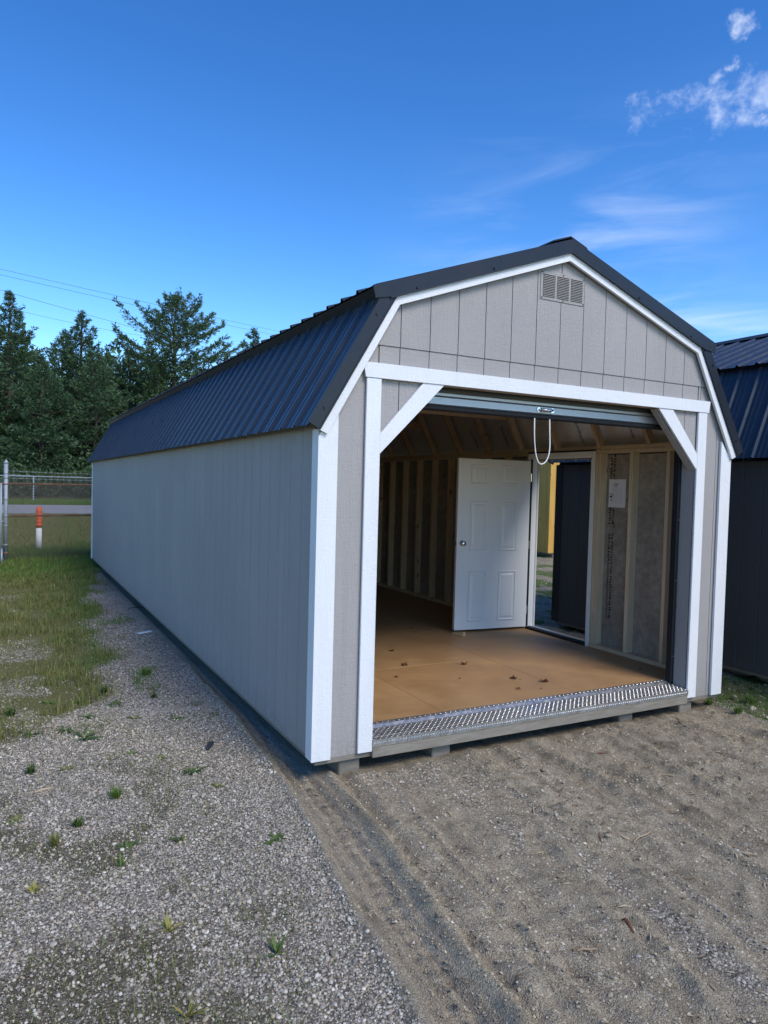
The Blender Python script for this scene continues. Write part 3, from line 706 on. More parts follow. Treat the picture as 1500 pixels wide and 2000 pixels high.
for x, z in ((vx0+.012, vz1-.012), (vx1-.012, vz1-.012), (vx0+.012, vz0+.012), (vx1-.012, vz0+.012), ((vx0+vx1)/2, vz1-.010), ((vx0+vx1)/2, vz0+.010)):
    MB().tube([(x, -.0214, z), (x, -.0255, z)], .0045, 8).build('screw', 'screw_dark', vent)
# man door in the right wall: frame, gasket, sill, and the open leaf
fr = box('door_frame', 'door_white', shed, W-.125, W+.012, DY0-.034, DY0-.001, FZ+.001, DZ1+.034)
box('frame_side', 'door_white', fr, W-.125, W+.012, DY1+.001, DY1+.034, FZ+.001, DZ1+.034)
box('frame_head', 'door_white', fr, W-.125, W+.012, DY0-.0005, DY1+.0005, DZ1+.001, DZ1+.034)
box('casing', 'door_white', fr, W-.132, W-.1255, DY0-.058, DY0-.004, FZ+.041, DZ1+.06)
box('casing', 'door_white', fr, W-.132, W-.1255, DY0-.003, DY1+.034, DZ1+.006, DZ1+.06)
box('gasket', 'rubber', fr, W-.138, W-.1325, DY0-.070, DY1+.03, DZ1+.062, DZ1+.078, bev=.002)
box('gasket', 'rubber', fr, W-.120, W-.098, DY1-.014, DY1+.0005, FZ+.03, DZ1, bev=.002)
box('gasket', 'rubber', fr, W-.120, W-.098, DY0, DY0+.012, FZ+.03, DZ1, bev=.002)
box('door_sill', 'rubber', fr, W-.128, W-.06, DY0, DY1, FZ+.001, FZ+.026)
box('sill_edge', 'bar_metal', fr, W-.0595, W+.02, DY0, DY1, FZ-.01, FZ+.020)
door = empty('entry_door', (W-.120, DY1+.012, 0)); door.parent = shed
door.rotation_euler.z = R(180-6.0)                # local +x runs from hinge to free edge; local +y faces the camera side
dw, dt, dz0, dz1 = .905, .044, FZ+.022, 1.985
box('door_slab', 'door_white', door, 0, dw, -dt/2, dt/2, dz0, dz1, bev=.003)
def raised(x0, x1, z0, z1, s):
    y = s*dt/2; mb = MB(); st = [(0, .0006), (.005, .0095), (.013, .0095), (.020, .0010), (.030, .0012), (.050, .0100)]
    V = []; 
    for d, h in st: V += [(x0+d, y+s*h, z0+d), (x1-d, y+s*h, z0+d), (x1-d, y+s*h, z1-d), (x0+d, y+s*h, z1-d)]
    F = [(4*i+j, 4*i+(j+1) % 4, 4*i+4+(j+1) % 4, 4*i+4+j) for i in range(len(st)-1) for j in range(4)]+[tuple(4*(len(st)-1)+j for j in range(4))]
    if s > 0: F = [q[::-1] for q in F]
    mb.add(V, F); return mb
for (z0, z1) in ((1.715, 1.925), (.985, 1.525), (.215, .765)):
    for x0 in (.155, .530):
        for s in (1, -1): raised(x0, x0+.225, z0, z1, s).build('raised_panel', 'door_white', door)
kx = dw-.062; kz = 1.072
for s in (1, -1):
    kn = MB(); V = []; pr = [(.026, .0), (.030, .004), (.029, .008), (.014, .012), (.012, .026), (.022, .034), (.0275, .044), (.026, .054), (.016, .060), (.0, .061)]
    for r_, h in pr: V += [(kx+r_*math.cos(t), s*(dt/2+.0004+h), kz+r_*math.sin(t)) for t in np.linspace(0, 2*math.pi, 20, endpoint=False)]
    F = [(20*i+j, 20*i+(j+1) % 20, 20*i+20+(j+1) % 20, 20*i+20+j) for i in range(len(pr)-1) for j in range(20)]
    if s > 0: F = [q[::-1] for q in F]
    kn.add(V, F); kn.build('door_knob', 'chrome', door, True)
box('latch_plate', 'chrome', door, dw-.0005, dw+.002, -.011, .011, kz-.028, kz+.028, bev=.0005)
for z in (.32, 1.05, 1.80): MB().tube([(-.006, .026, z-.045), (-.006, .026, z+.045)], .007, 10).build('hinge', 'chrome', door)
# print on the foil and on the sheathing
def text_mesh(s, size):
    cu = bpy.data.curves.new('print', 'FONT'); cu.body = s; cu.size = size; cu.align_x = 'LEFT'; cu.resolution_u = 3
    o = bpy.data.objects.new('print', cu); COL.objects.link(o); bpy.context.view_layer.update()
    me = bpy.data.meshes.new_from_object(o.evaluated_get(bpy.context.evaluated_depsgraph_get())); bpy.data.objects.remove(o)
    me.materials.clear(); me.materials.append(MATS['ink']); return me
dn = Vector((.47, 0, -.82)).normalized(); nin = Vector((-.82, 0, -.47)).normalized(); ax_ = Vector((0, -1, 0))
tm = text_mesh('TechShield', .062)
def deckpt(y, t):
    a = Vector(mir((.41, 2.895), W)+(0,)); a = Vector((W-.41, y, 2.895)); return a+dn*t+nin*.0175
def deckhit(px, py):
    d = Vector(ray(px, py)); c = Vector(CAM); a = Vector((W-.41, 0, 2.895))+nin*.0185; return c+d*((a-c).dot(nin)/d.dot(nin))
h1 = deckhit(1119, 818); h2 = deckhit(1217, 805)
for p in (h1, h2, h1+Vector((0, 1.24, 0)), h1+Vector((0, 1.86, 0))):
    o = link('foil_print', tm, shed); X = dn; Zv = nin; Y = Zv.cross(X); M = Matrix.Identity(4)
    for i in range(3): M[i][0], M[i][1], M[i][2], M[i][3] = X[i], Y[i], Zv[i], p[i]
    o.matrix_local = M
pm = MB(); xp = W-.0232; rr = random.Random(3)
for colm, y in enumerate((1.262, 1.222)):
    z = 2.03 if colm else 2.0
    while z > .42:
        hgt = rr.uniform(.012, .03) if (colm or z > 1.0) else rr.uniform(.006, .014)
        if 1.26 < z < 1.36: z -= .01; continue
        for q in range(rr.randint(3, 5)):
            a = y-rr.uniform(0, .018); b = a+rr.uniform(.006, .017)
            zz = z-rr.uniform(0, hgt*.6)
            pm.add([(xp, a, zz), (xp, b, zz), (xp, b, zz-hgt*rr.uniform(.3, .7)), (xp, a, zz-hgt*rr.uniform(.3, .7))], [(0, 1, 2, 3)])
        z -= hgt*rr.uniform(1.0, 1.5)
pm.build('panel_stamp', 'ink', shed)['kind'] = 'stuff'
t4 = text_mesh('457', .034); o = link('panel_stamp', t4, shed); o['kind'] = 'stuff'; M = Matrix.Identity(4)
for i in range(3): M[i][0], M[i][1], M[i][2], M[i][3] = (0, 0, -1)[i], (0, 1, 0)[i], (-1, 0, 0)[i], (xp-.0005, 1.215, 1.36)[i]
M[0][1], M[1][1], M[2][1] = 0, -1, 0
Y_ = Vector((-1, 0, 0)).cross(Vector((0, 0, -1)))
for i in range(3): M[i][1] = Y_[i]
o.matrix_local = M

# ------------------------------------------------------------------ things in and on the shed
p0 = at(1190, 936, 0, W-.026); p1 = at(1221, 992, 0, W-.026)
ya, yb, za, zb = p1[1], p0[1], p1[2]-.0, p0[2]
note = empty('paper_notice', (W-.0245, (ya+yb)/2, za)); tag(note, 'white handwritten sheet of paper stapled between bare studs inside the garage shed', 'paper')
pv = []; 
for i in range(7):
    for j in range(9):
        pv.append((-.001-.004*math.sin(i*.9)*math.sin(j*.5)**2-.004*(j == 0), (i/6-.5)*(yb-ya), j/8*(zb-za)))
me = MB().add(pv, [(i*9+j, i*9+j+1, i*9+10+j, i*9+9+j) for i in range(6) for j in range(8)]); me.build('sheet', 'paper', note, True)
hw = MB(); cy = .0; cz = (zb-za)*.80
def scr(pts, r=.0016): hw.tube([(-.0075, -a, cz+b) for a, b in pts], r, 5)
scr([(-.018, .012), (-.030, .016), (-.034, .006), (-.022, .0), (-.026, -.012), (-.038, -.010)]); scr([(-.010, -.026), (-.004, .012), (.012, .016), (.014, .004), (-.002, -.001)])
hw.build('handwriting', 'ink', note)
ln = MB()
for k in range(8): z = (zb-za)*(.64-k*.065); ln.add([(-.0068, -.06, z), (-.0068, .055, z), (-.0068, .055, z-.002), (-.0068, -.06, z-.002)], [(0, 1, 2, 3)])
for y in (-.062, .055): ln.add([(-.0068, y, (zb-za)*.7), (-.0068, y+.002, (zb-za)*.7), (-.0068, y+.002, (zb-za)*.13), (-.0068, y, (zb-za)*.13)], [(0, 1, 2, 3)])
ln.build('printed_lines', 'ink_faint', note)
wd = at(906, 1243, 2, FZ)
wg = MB(); wg.add([(-.023, -.06, 0), (.023, -.06, 0), (.023, .08, 0), (-.023, .08, 0), (-.023, .08, .020), (.023, .08, .020), (-.023, -.06, .042), (.023, -.06, .042)], [(0, 3, 2, 1), (0, 1, 7, 6), (6, 7, 5, 4), (2, 3, 4, 5), (1, 2, 5, 7), (3, 0, 6, 4)]); wg.fix = True
o = wg.build('door_wedge', 'wedge_wood', None, False, (wd[0]-.01, wd[1]+.065, FZ+.001)); o.rotation_euler.z = R(20)
tag(o, 'small pine offcut wedged under the open white door', 'wedge')
def leaf_mesh(seed, size):
    r = random.Random(seed); n = 30; mb = MB(); V = [(0, 0, .012)]; lob = [1, .55, .92, .5, .75, .35, .25, .35, .75, .5, .92, .55]
    for ring, s in ((0, .5), (1, 1.0)):
        for i in range(n):
            a = 2*math.pi*i/n; q = a/(2*math.pi)*12; k = int(q) % 12; t = q-int(q); rad = lob[k]*(1-t)+lob[(k+1) % 12]*t
            rad *= s*size*(r.uniform(.9, 1.1) if ring else 1)
            x, y = rad*math.cos(a), rad*math.sin(a)*.85
            z = .004+size*.42*s*s*abs(math.sin(a*1.5+seed))**1.5*r.uniform(.6, 1.1)
            V.append((x*(1-.25*s*abs(math.sin(a))), y, z))
    F = [(0, 1+i, 1+(i+1) % n) for i in range(n)]+[(1+i, 1+n+i, 1+n+(i+1) % n, 1+(i+1) % n) for i in range(n)]
    mb.add(V, F); mb.tube([(-.25*size, 0, .006), (-.9*size, .1*size, .004), (-1.35*size, .3*size, .010)], .0012, 4)
    return mb
LEAF = [(1062, 1331, .052, 'large russet dead leaf on the tan floor near the diamond plate sill'), (1005, 1325, .046, 'crumpled dark brown leaf beside the large russet leaf'),
        (1012, 1345, .030, 'small brown leaf scrap between the crumpled leaf and the sill'), (905, 1297, .046, 'dark maroon curled leaf on the floor in front of the door wedge'),
        (791, 1299, .046, 'spiky blackish dead leaf with upright stem on the tan floor'), (765, 1271, .036, 'flat reddish leaf on the dim part of the tan floor'),
        (774, 1322, .024, 'tiny brown leaf bit nearest the long floor seam'), (898, 1325, .014, 'pale brown crumb of leaf in the middle of the floor'),
        (804, 1227, .013, 'speck of dark leaf deep in the shed in front of the door edge'), (1057, 1345, .012, 'crumb of leaf next to the large russet leaf stem'), (1250, 1307, .020, 'small leaf scrap by the right bottom plate')]
for i, (px, py, sz, lb) in enumerate(LEAF):
    p = at(px, py, 2, FZ+.004); o = leaf_mesh(i+2, sz).build('dead_leaf', 'dead_leaf', None, False, (p[0], p[1], FZ+.0005)); o.rotation_euler.z = i*1.9+.4
    tag(o, lb, 'leaf', 'dead leaves blown onto the shed floor')

# ------------------------------------------------------------------ charcoal shed next door
def plain_shed(name, x0, y0, W2, L2, zb, Ee, Kk, Pp, wall, trim, roof, label, boards, wallz):
    r = empty(name, (x0, y0, zb)); tag(r, label, 'shed', 'sheds for sale in the yard'); E_, K_, P_ = Ee, Kk, Pp
    n = round(L2/boards); b = L2/n; bm_ = MB().bbox(-.012, 0, .0015, b-.0015, 0, wallz, b=.004).mesh('siding_board', wall)
    for k in range(n): link('siding_board', bm_, r, (0, k*b, 0))
    bm2 = MB().bbox(W2, W2+.012, .0015, b-.0015, 0, wallz, b=.004).mesh('siding_board', wall)
    for k in range(n): link('siding_board', bm2, r, (0, k*b, 0))
    f_ = gam(E_, K_, P_, W2); nf = round(W2/boards); bf = W2/nf
    for yy in (-.012, L2):
        for k in range(nf):
            pl = strip_poly(k*bf+.0015, (k+1)*bf-.0015, 0, lambda x: f_(x)-.06, [K_[0], W2/2, W2-K_[0]])
            if pl: MB().prism(pl, yy, yy+.012).build('siding_board', wall, r)
        for xa in (-.026, W2-.075): box('corner_trim', trim, r, xa, xa+.101, yy-.016 if yy < 0 else yy+.0125, yy-.001 if yy < 0 else yy+.028, 0, wallz)
    for xa in (-.027, W2+.0125):
        for ya_ in (-.012, L2-.088): box('corner_trim', trim, r, xa, xa+.0145, ya_, ya_+.10, 0, wallz)
    box('wall_core', 'osb_sheathing', r, .001, W2-.001, .001, L2-.001, .002, wallz)
    for side in (0, 1):
        f = (lambda p: p) if side == 0 else (lambda p: mir(p, W2))
        eo = (E_[0]-.09, E_[1]+.03); ko = (K_[0]-.07, K_[1]+.045); po = (P_[0], P_[1]+.06); kin = (K_[0]-.16, K_[1]+.015)
        roof_slope(r, 'roof_panel', f(eo), f(ko), -.05, L2+.05, roof); roof_slope(r, 'roof_panel', f((kin[0], ko[1]-.03)), f(po), -.05, L2+.05, roof)
        for yy in (-.062, L2+.053):
            slope_quad(MB(), f(eo), f(ko), -.06, .024, yy, yy+.009).build('rake_trim', trim, r); slope_quad(MB(), f(kin), f(po), -.06, .026, yy-.001, yy+.010).build('rake_trim', trim, r)
        MB().prism([f((kin[0]+.01, ko[1]-.035)), f((ko[0]+.02, ko[1]-.005)), f((ko[0]-.02, ko[1]-.06))], -.045, L2+.045).build('knee_shade_strip', 'screw_dark', r)  # dark strip in place of the shade beneath the upper roofing
    MB().prism([(W2/2-.16, po[1]-.040), (W2/2, po[1]+.032), (W2/2+.16, po[1]-.040), (W2/2, po[1]+.020)], -.055, L2+.055).build('ridge_cap', trim, r)
    box('rim_joist', 'treated_wood', r, .012, W2-.012, .012, L2-.012, -.035, -.001)
    for cx in (.25, .95, W2-.95, W2-.25): box('skid', 'treated_wood', r, cx-.07, cx+.07, .03, L2-.03, -.125, -.036, bev=.008)
    return r
plain_shed('storage_shed', 4.6, -1.9, 3.66, 5.0, .0, (-.02, 1.985), (.37, 2.93), (1.83, 3.53), 'siding_charcoal', 'trim_black', 'roof_metal', 'charcoal gambrel shed with black trim and dark metal roof beside the grey shed', .2032, 1.99)
# far cedar coloured shed seen through the man door
plain_shed('storage_shed', 11.0, 10.62, 3.05, 4.9, .02, (-.02, 2.45), (.4, 2.75), (1.525, 3.35), 'cedar_stain', 'cedar_stain', 'rake_metal', 'honey coloured wood plank shed seen through the open side door', .152, 2.46)

# ------------------------------------------------------------------ chain link fence, gate, bollard
def link_mesh(u0, u1, v0, v1, s=.0566, r=.0022):
    """two families of diagonal wires clipped to a rectangle in (u, v); returns list of segments"""
    out = []; a = u0-(v1-v0)
    while a < u1:
        for sg in (1, -1):
            # line: u = a + (v - v0) for sg 1; u = a + (v1 - v) for sg -1
            va, vb = v0, v1; f = (lambda v: a+(v-v0)) if sg > 0 else (lambda v: a+(v1-v))
            lo_v, hi_v = v0, v1
            if sg > 0: lo_v = max(v0, v0+(u0-a)); hi_v = min(v1, v0+(u1-a))
            else: hi_v = min(v1, v1-(u0-a)); lo_v = max(v0, v1-(u1-a))
            if hi_v-lo_v > .01: out.append((f(lo_v), lo_v, f(hi_v), hi_v, sg))
        a += s*1.0
    return out
def fence_wires(A, B, z0, z1, mat, parent, s, r):
    A, B = Vector(A), Vector(B); d = (B-A); ln_ = d.length; d.normalize(); nn = Vector((-d.y, d.x, 0)); mb = MB()
    for ua, va, ub, vb, sg in link_mesh(0, ln_, z0, z1, s):
        o = nn*(.0015*sg); mb.tube([A+d*ua+o+Vector((0, 0, va)), A+d*ub+o+Vector((0, 0, vb))], r, 4, False)
    ob = mb.build('wire_mesh', mat, parent); ob['kind'] = 'stuff'; return ob
FA = Vector((-1.61, 13.02, 0)); FD = Vector((1.75, .58, 0)).normalized(); FB = FA+FD*6.2
fen = empty('chain_link_fence', (FA.x, FA.y, -.11)); tag(fen, 'rusty chain link fence with pipe rails and barbed wire behind the shed', 'fence')
def loc(p): return Vector(p)-Vector((FA.x, FA.y, -.11))
def ftube(name, pts, r, mat, par=fen, n=8): return MB().tube([loc(p) for p in pts], r, n).build(name, mat, par, True)
zt = 1.505
for pp, ht in ((FA, 1.93), (FA+FD*3.1, 1.93), (FB, 1.93)):
    g0 = gz(pp.x, pp.y)
    po = ftube('fence_post', [(pp.x, pp.y, g0-.05), (pp.x, pp.y, ht)], .041, 'galvanised', n=14)
    ftube('post_cap', [(pp.x, pp.y, ht), (pp.x, pp.y, ht+.02), (pp.x, pp.y, ht+.05), (pp.x, pp.y, ht+.075)], [.047, .047, .030, .006], 'galvanised', po, 14)
    for z in (.05, .22, .62, .83, 1.18, 1.50, 1.63, 1.72): ftube('clamp_band', [(pp.x, pp.y, z-.012), (pp.x, pp.y, z+.012)], .046, 'rusty_pipe' if z in (1.50, .05) else 'galvanised', po, 14)
for z, mt in ((zt, 'rusty_pipe'), (.825, 'rusty_pipe')): ftube('rail', [tuple(FA+Vector((0, 0, z))), tuple(FA+FD*3.1+Vector((0, 0, z+.006))), tuple(FB+Vector((0, 0, z)))], .021, mt)
for z, sg in ((1.775, .02), (1.70, .03), (1.625, .015)):
    pts = [tuple(FA+FD*(6.2*t)+Vector((0, 0, z-sg*math.sin(math.pi*(t*2 % 1))))) for t in np.linspace(0, 1, 17)]
    bw = ftube('barbed_wire', pts, .0035, 'galv_wire', n=4)
    bb = MB()
    for t in np.arange(.02, 6.1, .13):
        q = loc(tuple(FA+FD*t+Vector((0, 0, z-sg*math.sin(math.pi*((t/6.2)*2 % 1))))))
        bb.tube([q+Vector((.012, 0, .016)), q-Vector((.012, 0, .016))], .002, 3, False); bb.tube([q+Vector((-.012, .008, .016)), q-Vector((-.012, .008, .016))], .002, 3, False)
    bb.build('barbs', 'galv_wire', bw)
fence_wires(loc((FA.x, FA.y, 0)).xy.to_3d()+Vector((.02, -.024, .11)), loc((FB.x, FB.y, 0)).xy.to_3d()+Vector((0, -.024, .11)), -.07, zt+.03, 'rust_wire', fen, .0566, .0038)
# gate leaf left of the post, with a white board and a rusty kick panel
G0 = Vector((-1.70, 12.86, 0)); gate = empty('yard_gate', (G0.x, G0.y, -.11)); tag(gate, 'galvanised chain link gate leaf carrying a white board above a rusty panel', 'gate')
gl = lambda x, z, y=0: (x, y, z+.11)
def gt(name, pts, r, mat): return MB().tube(pts, r, 10).build(name, mat, gate, True)
gt('gate_stile', [gl(0, -.10), gl(0, 1.52)], .024, 'galvanised'); gt('gate_stile', [gl(-2.9, -.10), gl(-2.9, 1.52)], .024, 'galvanised')
gt('drop_rod', [gl(.02, -.16, -.50), gl(.02, .14, -.50), gl(.02, .16, -.03)], .021, 'galvanised')
for z, mt in ((1.50, 'rusty_pipe'), (.715, 'galvanised'), (-.06, 'galvanised')): gt('gate_rail', [gl(-2.9, z), gl(.05, z)], .022, mt)
box('white_board', 'panel_white', gate, -2.8, -.045, .030, .042, .20+.11, 1.44+.11)
box('kick_panel', 'panel_rust', gate, -2.8, -.030, .031, .040, -.06+.11, .19+.11)
fence_wires((-2.88, -.026, .11), (-.03, -.026, .11), -.05, 1.5, 'galv_wire', gate, .0566, .002)
bx, by = -.88, 15.48; bzg = gz(bx, by)
bol = empty('bollard', (bx, by, bzg)); tag(bol, 'slim orange and white marker post standing just behind the chain link fence', 'bollard')
MB().tube([(0, 0, -.05), (0, 0, .53)], .066, 20).build('lower_tube', 'bollard_white', bol, True)
orr = [(0, .531), (0, .56)]; zz = [.531]; rr_ = [.070]
for k in range(5): 
    z = .60+k*.085; zz += [z-.012, z-.006, z+.006, z+.012]; rr_ += [.069, .074, .074, .069]
zz += [1.00, 1.03, 1.05, 1.06]; rr_ += [.069, .052, .025, .004]
MB().tube([(0, 0, z) for z in zz], rr_, 20).build('upper_sleeve', 'bollard_orange', bol, True)
# fence on the far side of the road
ff = empty('boundary_fence', (-.3, 36.5, .6)); tag(ff, 'pale boundary fence with thin posts on the far side of the road', 'fence')
ffz = gz(0, 36.5)-.6
for k in range(-6, 12): MB().tube([(k*3.05, .05*k, ffz-.1), (k*3.05, .05*k, 1.10)], .036, 8).build('fence_post', 'galvanised', ff)
MB().tube([(-18.5, -.3, 1.09), (36, .6, 1.09)], .026, 6).build('rail', 'galvanised', ff)
fence_wires((-18.3, -.33, 0), (33.5, .52, 0), ffz, 1.08, 'galv_wire', ff, .11, .0022)
# overhead wires, strung along the road
for i, (pts, ds) in enumerate((([(0, 525), (559, 650)], (30, 45)), ([(0, 536), (536, 654)], (30, 45)), ([(0, 566), (469, 695)], (29, 42)), ([(56, 611), (244, 650)], (31, 36)))):
    a = Vector(at(*pts[0], 1, ds[0])); b = Vector(at(*pts[1], 1, ds[1])); d = b-a
    A, B = a-d*1.2, b+d*1.2
    q = [A.lerp(B, t)-Vector((0, 0, .5*(4*t*(1-t)-.9))) for t in np.linspace(0, 1, 25)]
    o = MB().tube([v-q[0] for v in q], .008 if i < 3 else .0065, 5).build('overhead_wire', 'wire_black', None, True, q[0])
    tag(o, ('topmost thin overhead wire above the pine tops', 'second overhead wire hung just below the topmost one', 'third overhead wire passing in front of the pine crowns', 'lowest and thinnest overhead wire crossing the pines')[i], 'wire', 'overhead wires along the road')

# ------------------------------------------------------------------ pines
def pine_crown(seed, h, rmax, z0, shape, dens=1.0):
    r = np.random.default_rng(seed); pos = []; dirs = []; siz = []; wood_ = []
    z = z0
    while z < h*.985:
        t = (z-z0)/(h-z0)
        if shape == 'cone': rad = rmax*(1-t)**.80*(.55+.45*min(1, t*5+.35))
        else: rad = rmax*(1-t**2.3)**.75*(.62+.38*min(1, t*2.5))
        nb = r.integers(5, 8) if t < .85 else 5
        a0 = r.uniform(0, 6.28); rad *= r.uniform(.78, 1.2)
        for b in range(nb):
            if r.random() < .08: continue
            az = a0+b*6.283/nb+r.normal(0, .22); ln = max(.22, rad*r.uniform(.50, 1.22)); tilt = r.uniform(-.05, .28)+.75*t**2
            droop = r.uniform(.02, .16)*ln*.25
            K = max(2, int(ln/.30)); s = np.linspace(0, 1, K+1)
            bx_ = ln*s*math.cos(az)*math.cos(tilt); by_ = ln*s*math.sin(az)*math.cos(tilt)
            bz_ = z+ln*s*math.sin(tilt)-droop*np.sin(s*3.14)+.16*ln*s**3
            wood_.append(np.stack([bx_, by_, bz_], 1))
            # side twigs carry the needle sprays
            m = int(ln*26*dens*(1-.35*t))+5
            u = r.uniform(.22, 1.0, m)**.8; wdt = .46*ln*(1.06-u)*.8+.06
            lat = r.uniform(-1, 1, m)*wdt; up_ = r.normal(0, .07, m)+np.abs(lat)*.08
            cx = np.interp(u, s, bx_)-math.sin(az)*lat+math.cos(az)*np.abs(lat)*.45
            cy = np.interp(u, s, by_)+math.cos(az)*lat+math.sin(az)*np.abs(lat)*.45
            cz = np.interp(u, s, bz_)+up_
            pos.append(np.stack([cx, cy, cz], 1))
            dd = np.stack([math.cos(az)-math.sin(az)*np.sign(lat)*.7, math.sin(az)+math.cos(az)*np.sign(lat)*.7, np.full(m, .45+.5*t)], 1)+r.normal(0, .35, (m, 3))
            dirs.append(dd/np.linalg.norm(dd, axis=1, keepdims=True)); siz.append(r.uniform(.20, .42, m)*(1-.38*t))
        z += r.uniform(.28, .50)
    # leader plume
    m = 26; pz = r.uniform(h*.955, h, m); pos.append(np.stack([r.normal(0, .05, m), r.normal(0, .05, m), pz], 1))
    d = np.stack([r.normal(0, .5, m), r.normal(0, .5, m), np.full(m, .8)], 1); dirs.append(d/np.linalg.norm(d, axis=1, keepdims=True)); siz.append(r.uniform(.15, .28, m))
    P = np.concatenate(pos); D = np.concatenate(dirs); Sz = np.concatenate(siz); n = len(P); kN = 5
    # each spray: kN slender needles-bundles fanning about its direction
    P = np.repeat(P, kN, 0); D = np.repeat(D, kN, 0); Sz = np.repeat(Sz, kN)
    D = D+r.normal(0, .55, D.shape); D /= np.linalg.norm(D, axis=1, keepdims=True)
    sd_ = np.cross(D, r.normal(0, 1, D.shape)); sd_ /= np.linalg.norm(sd_, axis=1, keepdims=True)
    wv = sd_*(Sz*.10)[:, None]; tip = P+D*Sz[:, None]; mid = P+D*(Sz*.55)[:, None]
    V = np.stack([P, mid+wv, tip, mid-wv], 1).reshape(-1, 3); F = np.arange(len(V)).reshape(-1, 4)
    return V, F, wood_
def pine(seed, h, rmax, z0, shape, mat, dens=1.0):
    V, F, wood_ = pine_crown(seed, h, rmax, z0, shape, dens)
    me_c = raw('crown', V, F, mat); 
    tb = MB(); rr2 = random.Random(seed); n = 10
    tb.tube([(rr2.uniform(-.06, .06)*(i > 0), rr2.uniform(-.06, .06)*(i > 0), h*.98*i/n-.2*(i == 0)) for i in range(n+1)], [.24*(h/14)*(1-i/n)**.8+.015 for i in range(n+1)], 8)
    me_t = tb.mesh('trunk', 'bark', True)
    lb = MB()
    for w_ in wood_:
        L_ = float(np.linalg.norm(w_[-1]-w_[0])); k = len(w_); sel = w_[::max(1, k//4)]
        lb.tube([tuple(q) for q in sel], [max(.008, .016*L_*.9*(1-i/len(sel))) for i in range(len(sel))], 4, False)
    me_l = lb.mesh('limbs', 'bark')
    d_ = me_c.data; bpy.data.objects.remove(me_c); return d_, me_t, me_l
kinds = [pine(1, 13.4, 4.0, 1.1, 'cone', 'pine_needles'), pine(2, 13.0, 4.1, .9, 'cone', 'pine_needles', 1.0),
         pine(3, 14.4, 5.0, 2.4, 'round', 'pine_needles_light', 1.35), pine(5, 11.0, 4.2, .6, 'cone', 'pine_needles', 1.0)]
def tree(k, x, y, rz, sc, label, sz=None):
    z = gz(x, y); r = empty('pine_tree', (x, y, z), rz); r.scale = (sc*1.16, sc*1.16, sz or sc); tag(r, label, 'tree', 'pines beyond the road')
    c, t, l = kinds[k]
    link('crown', c, r); tk = link('trunk', t, r); link('limbs', l, tk)
def tx(px, y): return float(at(px, 900, 1, y)[0])
tree(0, tx(16, 50), 50, .3, .985, 'tall spire topped pine directly above the gate post')
tree(1, tx(156, 51), 51, 1.2, .98, 'pointed dark pine standing between the spired pine and the broad pine')
tree(2, tx(338, 50), 50, 2.0, 1.0, 'broad round topped pine rising over the back of the grey shed roof')
tree(1, tx(492, 57), 57, 4.0, 1.10, 'slim pine tip showing above the grey shed roof beside the broad pine')
tree(3, tx(80, 46), 46, 2.2, .80, 'low bushy pine in front of the spired pine')
tree(3, tx(185, 47), 47, .7, .86, 'low bushy pine in front of the pointed dark pine')
tree(3, tx(250, 54), 54, 3.0, .98, 'mid height pine filling the gap before the broad pine')
tree(3, tx(-60, 48), 48, 5.0, .95, 'bushy pine beyond the white gate board')
tree(0, tx(-150, 52), 52, 2.0, 1.0, 'pine well past the gate along the road')
tree(3, tx(30, 58), 58, 1.0, 1.08, 'shaded pine in the row behind the spired pine')
tree(3, tx(120, 60), 60, 4.4, 1.12, 'shaded pine in the row behind the pointed dark pine')
tree(3, tx(205, 62), 62, .2, 1.05, 'shaded pine in the row behind the low bushy pines')
tree(3, tx(300, 60), 60, 2.7, 1.0, 'shaded pine behind the broad pine')
tree(3, tx(400, 56), 56, 3.9, .92, 'low pine hidden mostly by the grey shed roof')
tree(0, tx(600, 60), 60, 3.9, .80, 'pine hidden behind the grey shed roof')
# undergrowth along the tree line
def leaf_cloud(seed, boxes, n, size):
    r = np.random.default_rng(seed); Ps = []
    for (x0, x1, y0, y1, z0, h), k in zip(boxes, n):
        x = r.uniform(x0, x1, k); y = r.uniform(y0, y1, k); top = h*(.35+.9*fbm(x*.55, y*.55, 91, 3)); Ps.append(np.stack([x, y, z0+r.uniform(0, 1, k)**.7*top], 1))
    P = np.concatenate(Ps); n_ = len(P); a = r.normal(0, 1, (n_, 3)); a /= np.linalg.norm(a, axis=1, keepdims=True); b = np.cross(a, r.normal(0, 1, (n_, 3))); b /= np.linalg.norm(b, axis=1, keepdims=True)
    s = r.uniform(.6, 1.3, n_)[:, None]*size; V = np.stack([P-a*s, P+b*s*.5, P+a*s, P-b*s*.5], 1).reshape(-1, 3)
    return V, np.arange(len(V)).reshape(-1, 4)
V, F = leaf_cloud(4, [(-14, 22, 38.5, 43, .55, 2.3), (-14, 22, 43, 48, .6, 3.2), (-16, 30, 55, 66, .8, 5.5)], (26000, 16000, 9000), .11)
tag(raw('undergrowth', V, F, 'shrub_leaf'), 'tangled undergrowth at the foot of the pines', 'undergrowth', kind='stuff')
V, F = leaf_cloud(8, [(-16, 34, 64, 74, .8, 13), (-70, 100, 74, 90, .8, 10)], (26000, 22000), .34)
tag(raw('far_wood', V, F, 'pine_needles'), 'dark wood closing the view behind the pines', 'trees', kind='stuff')

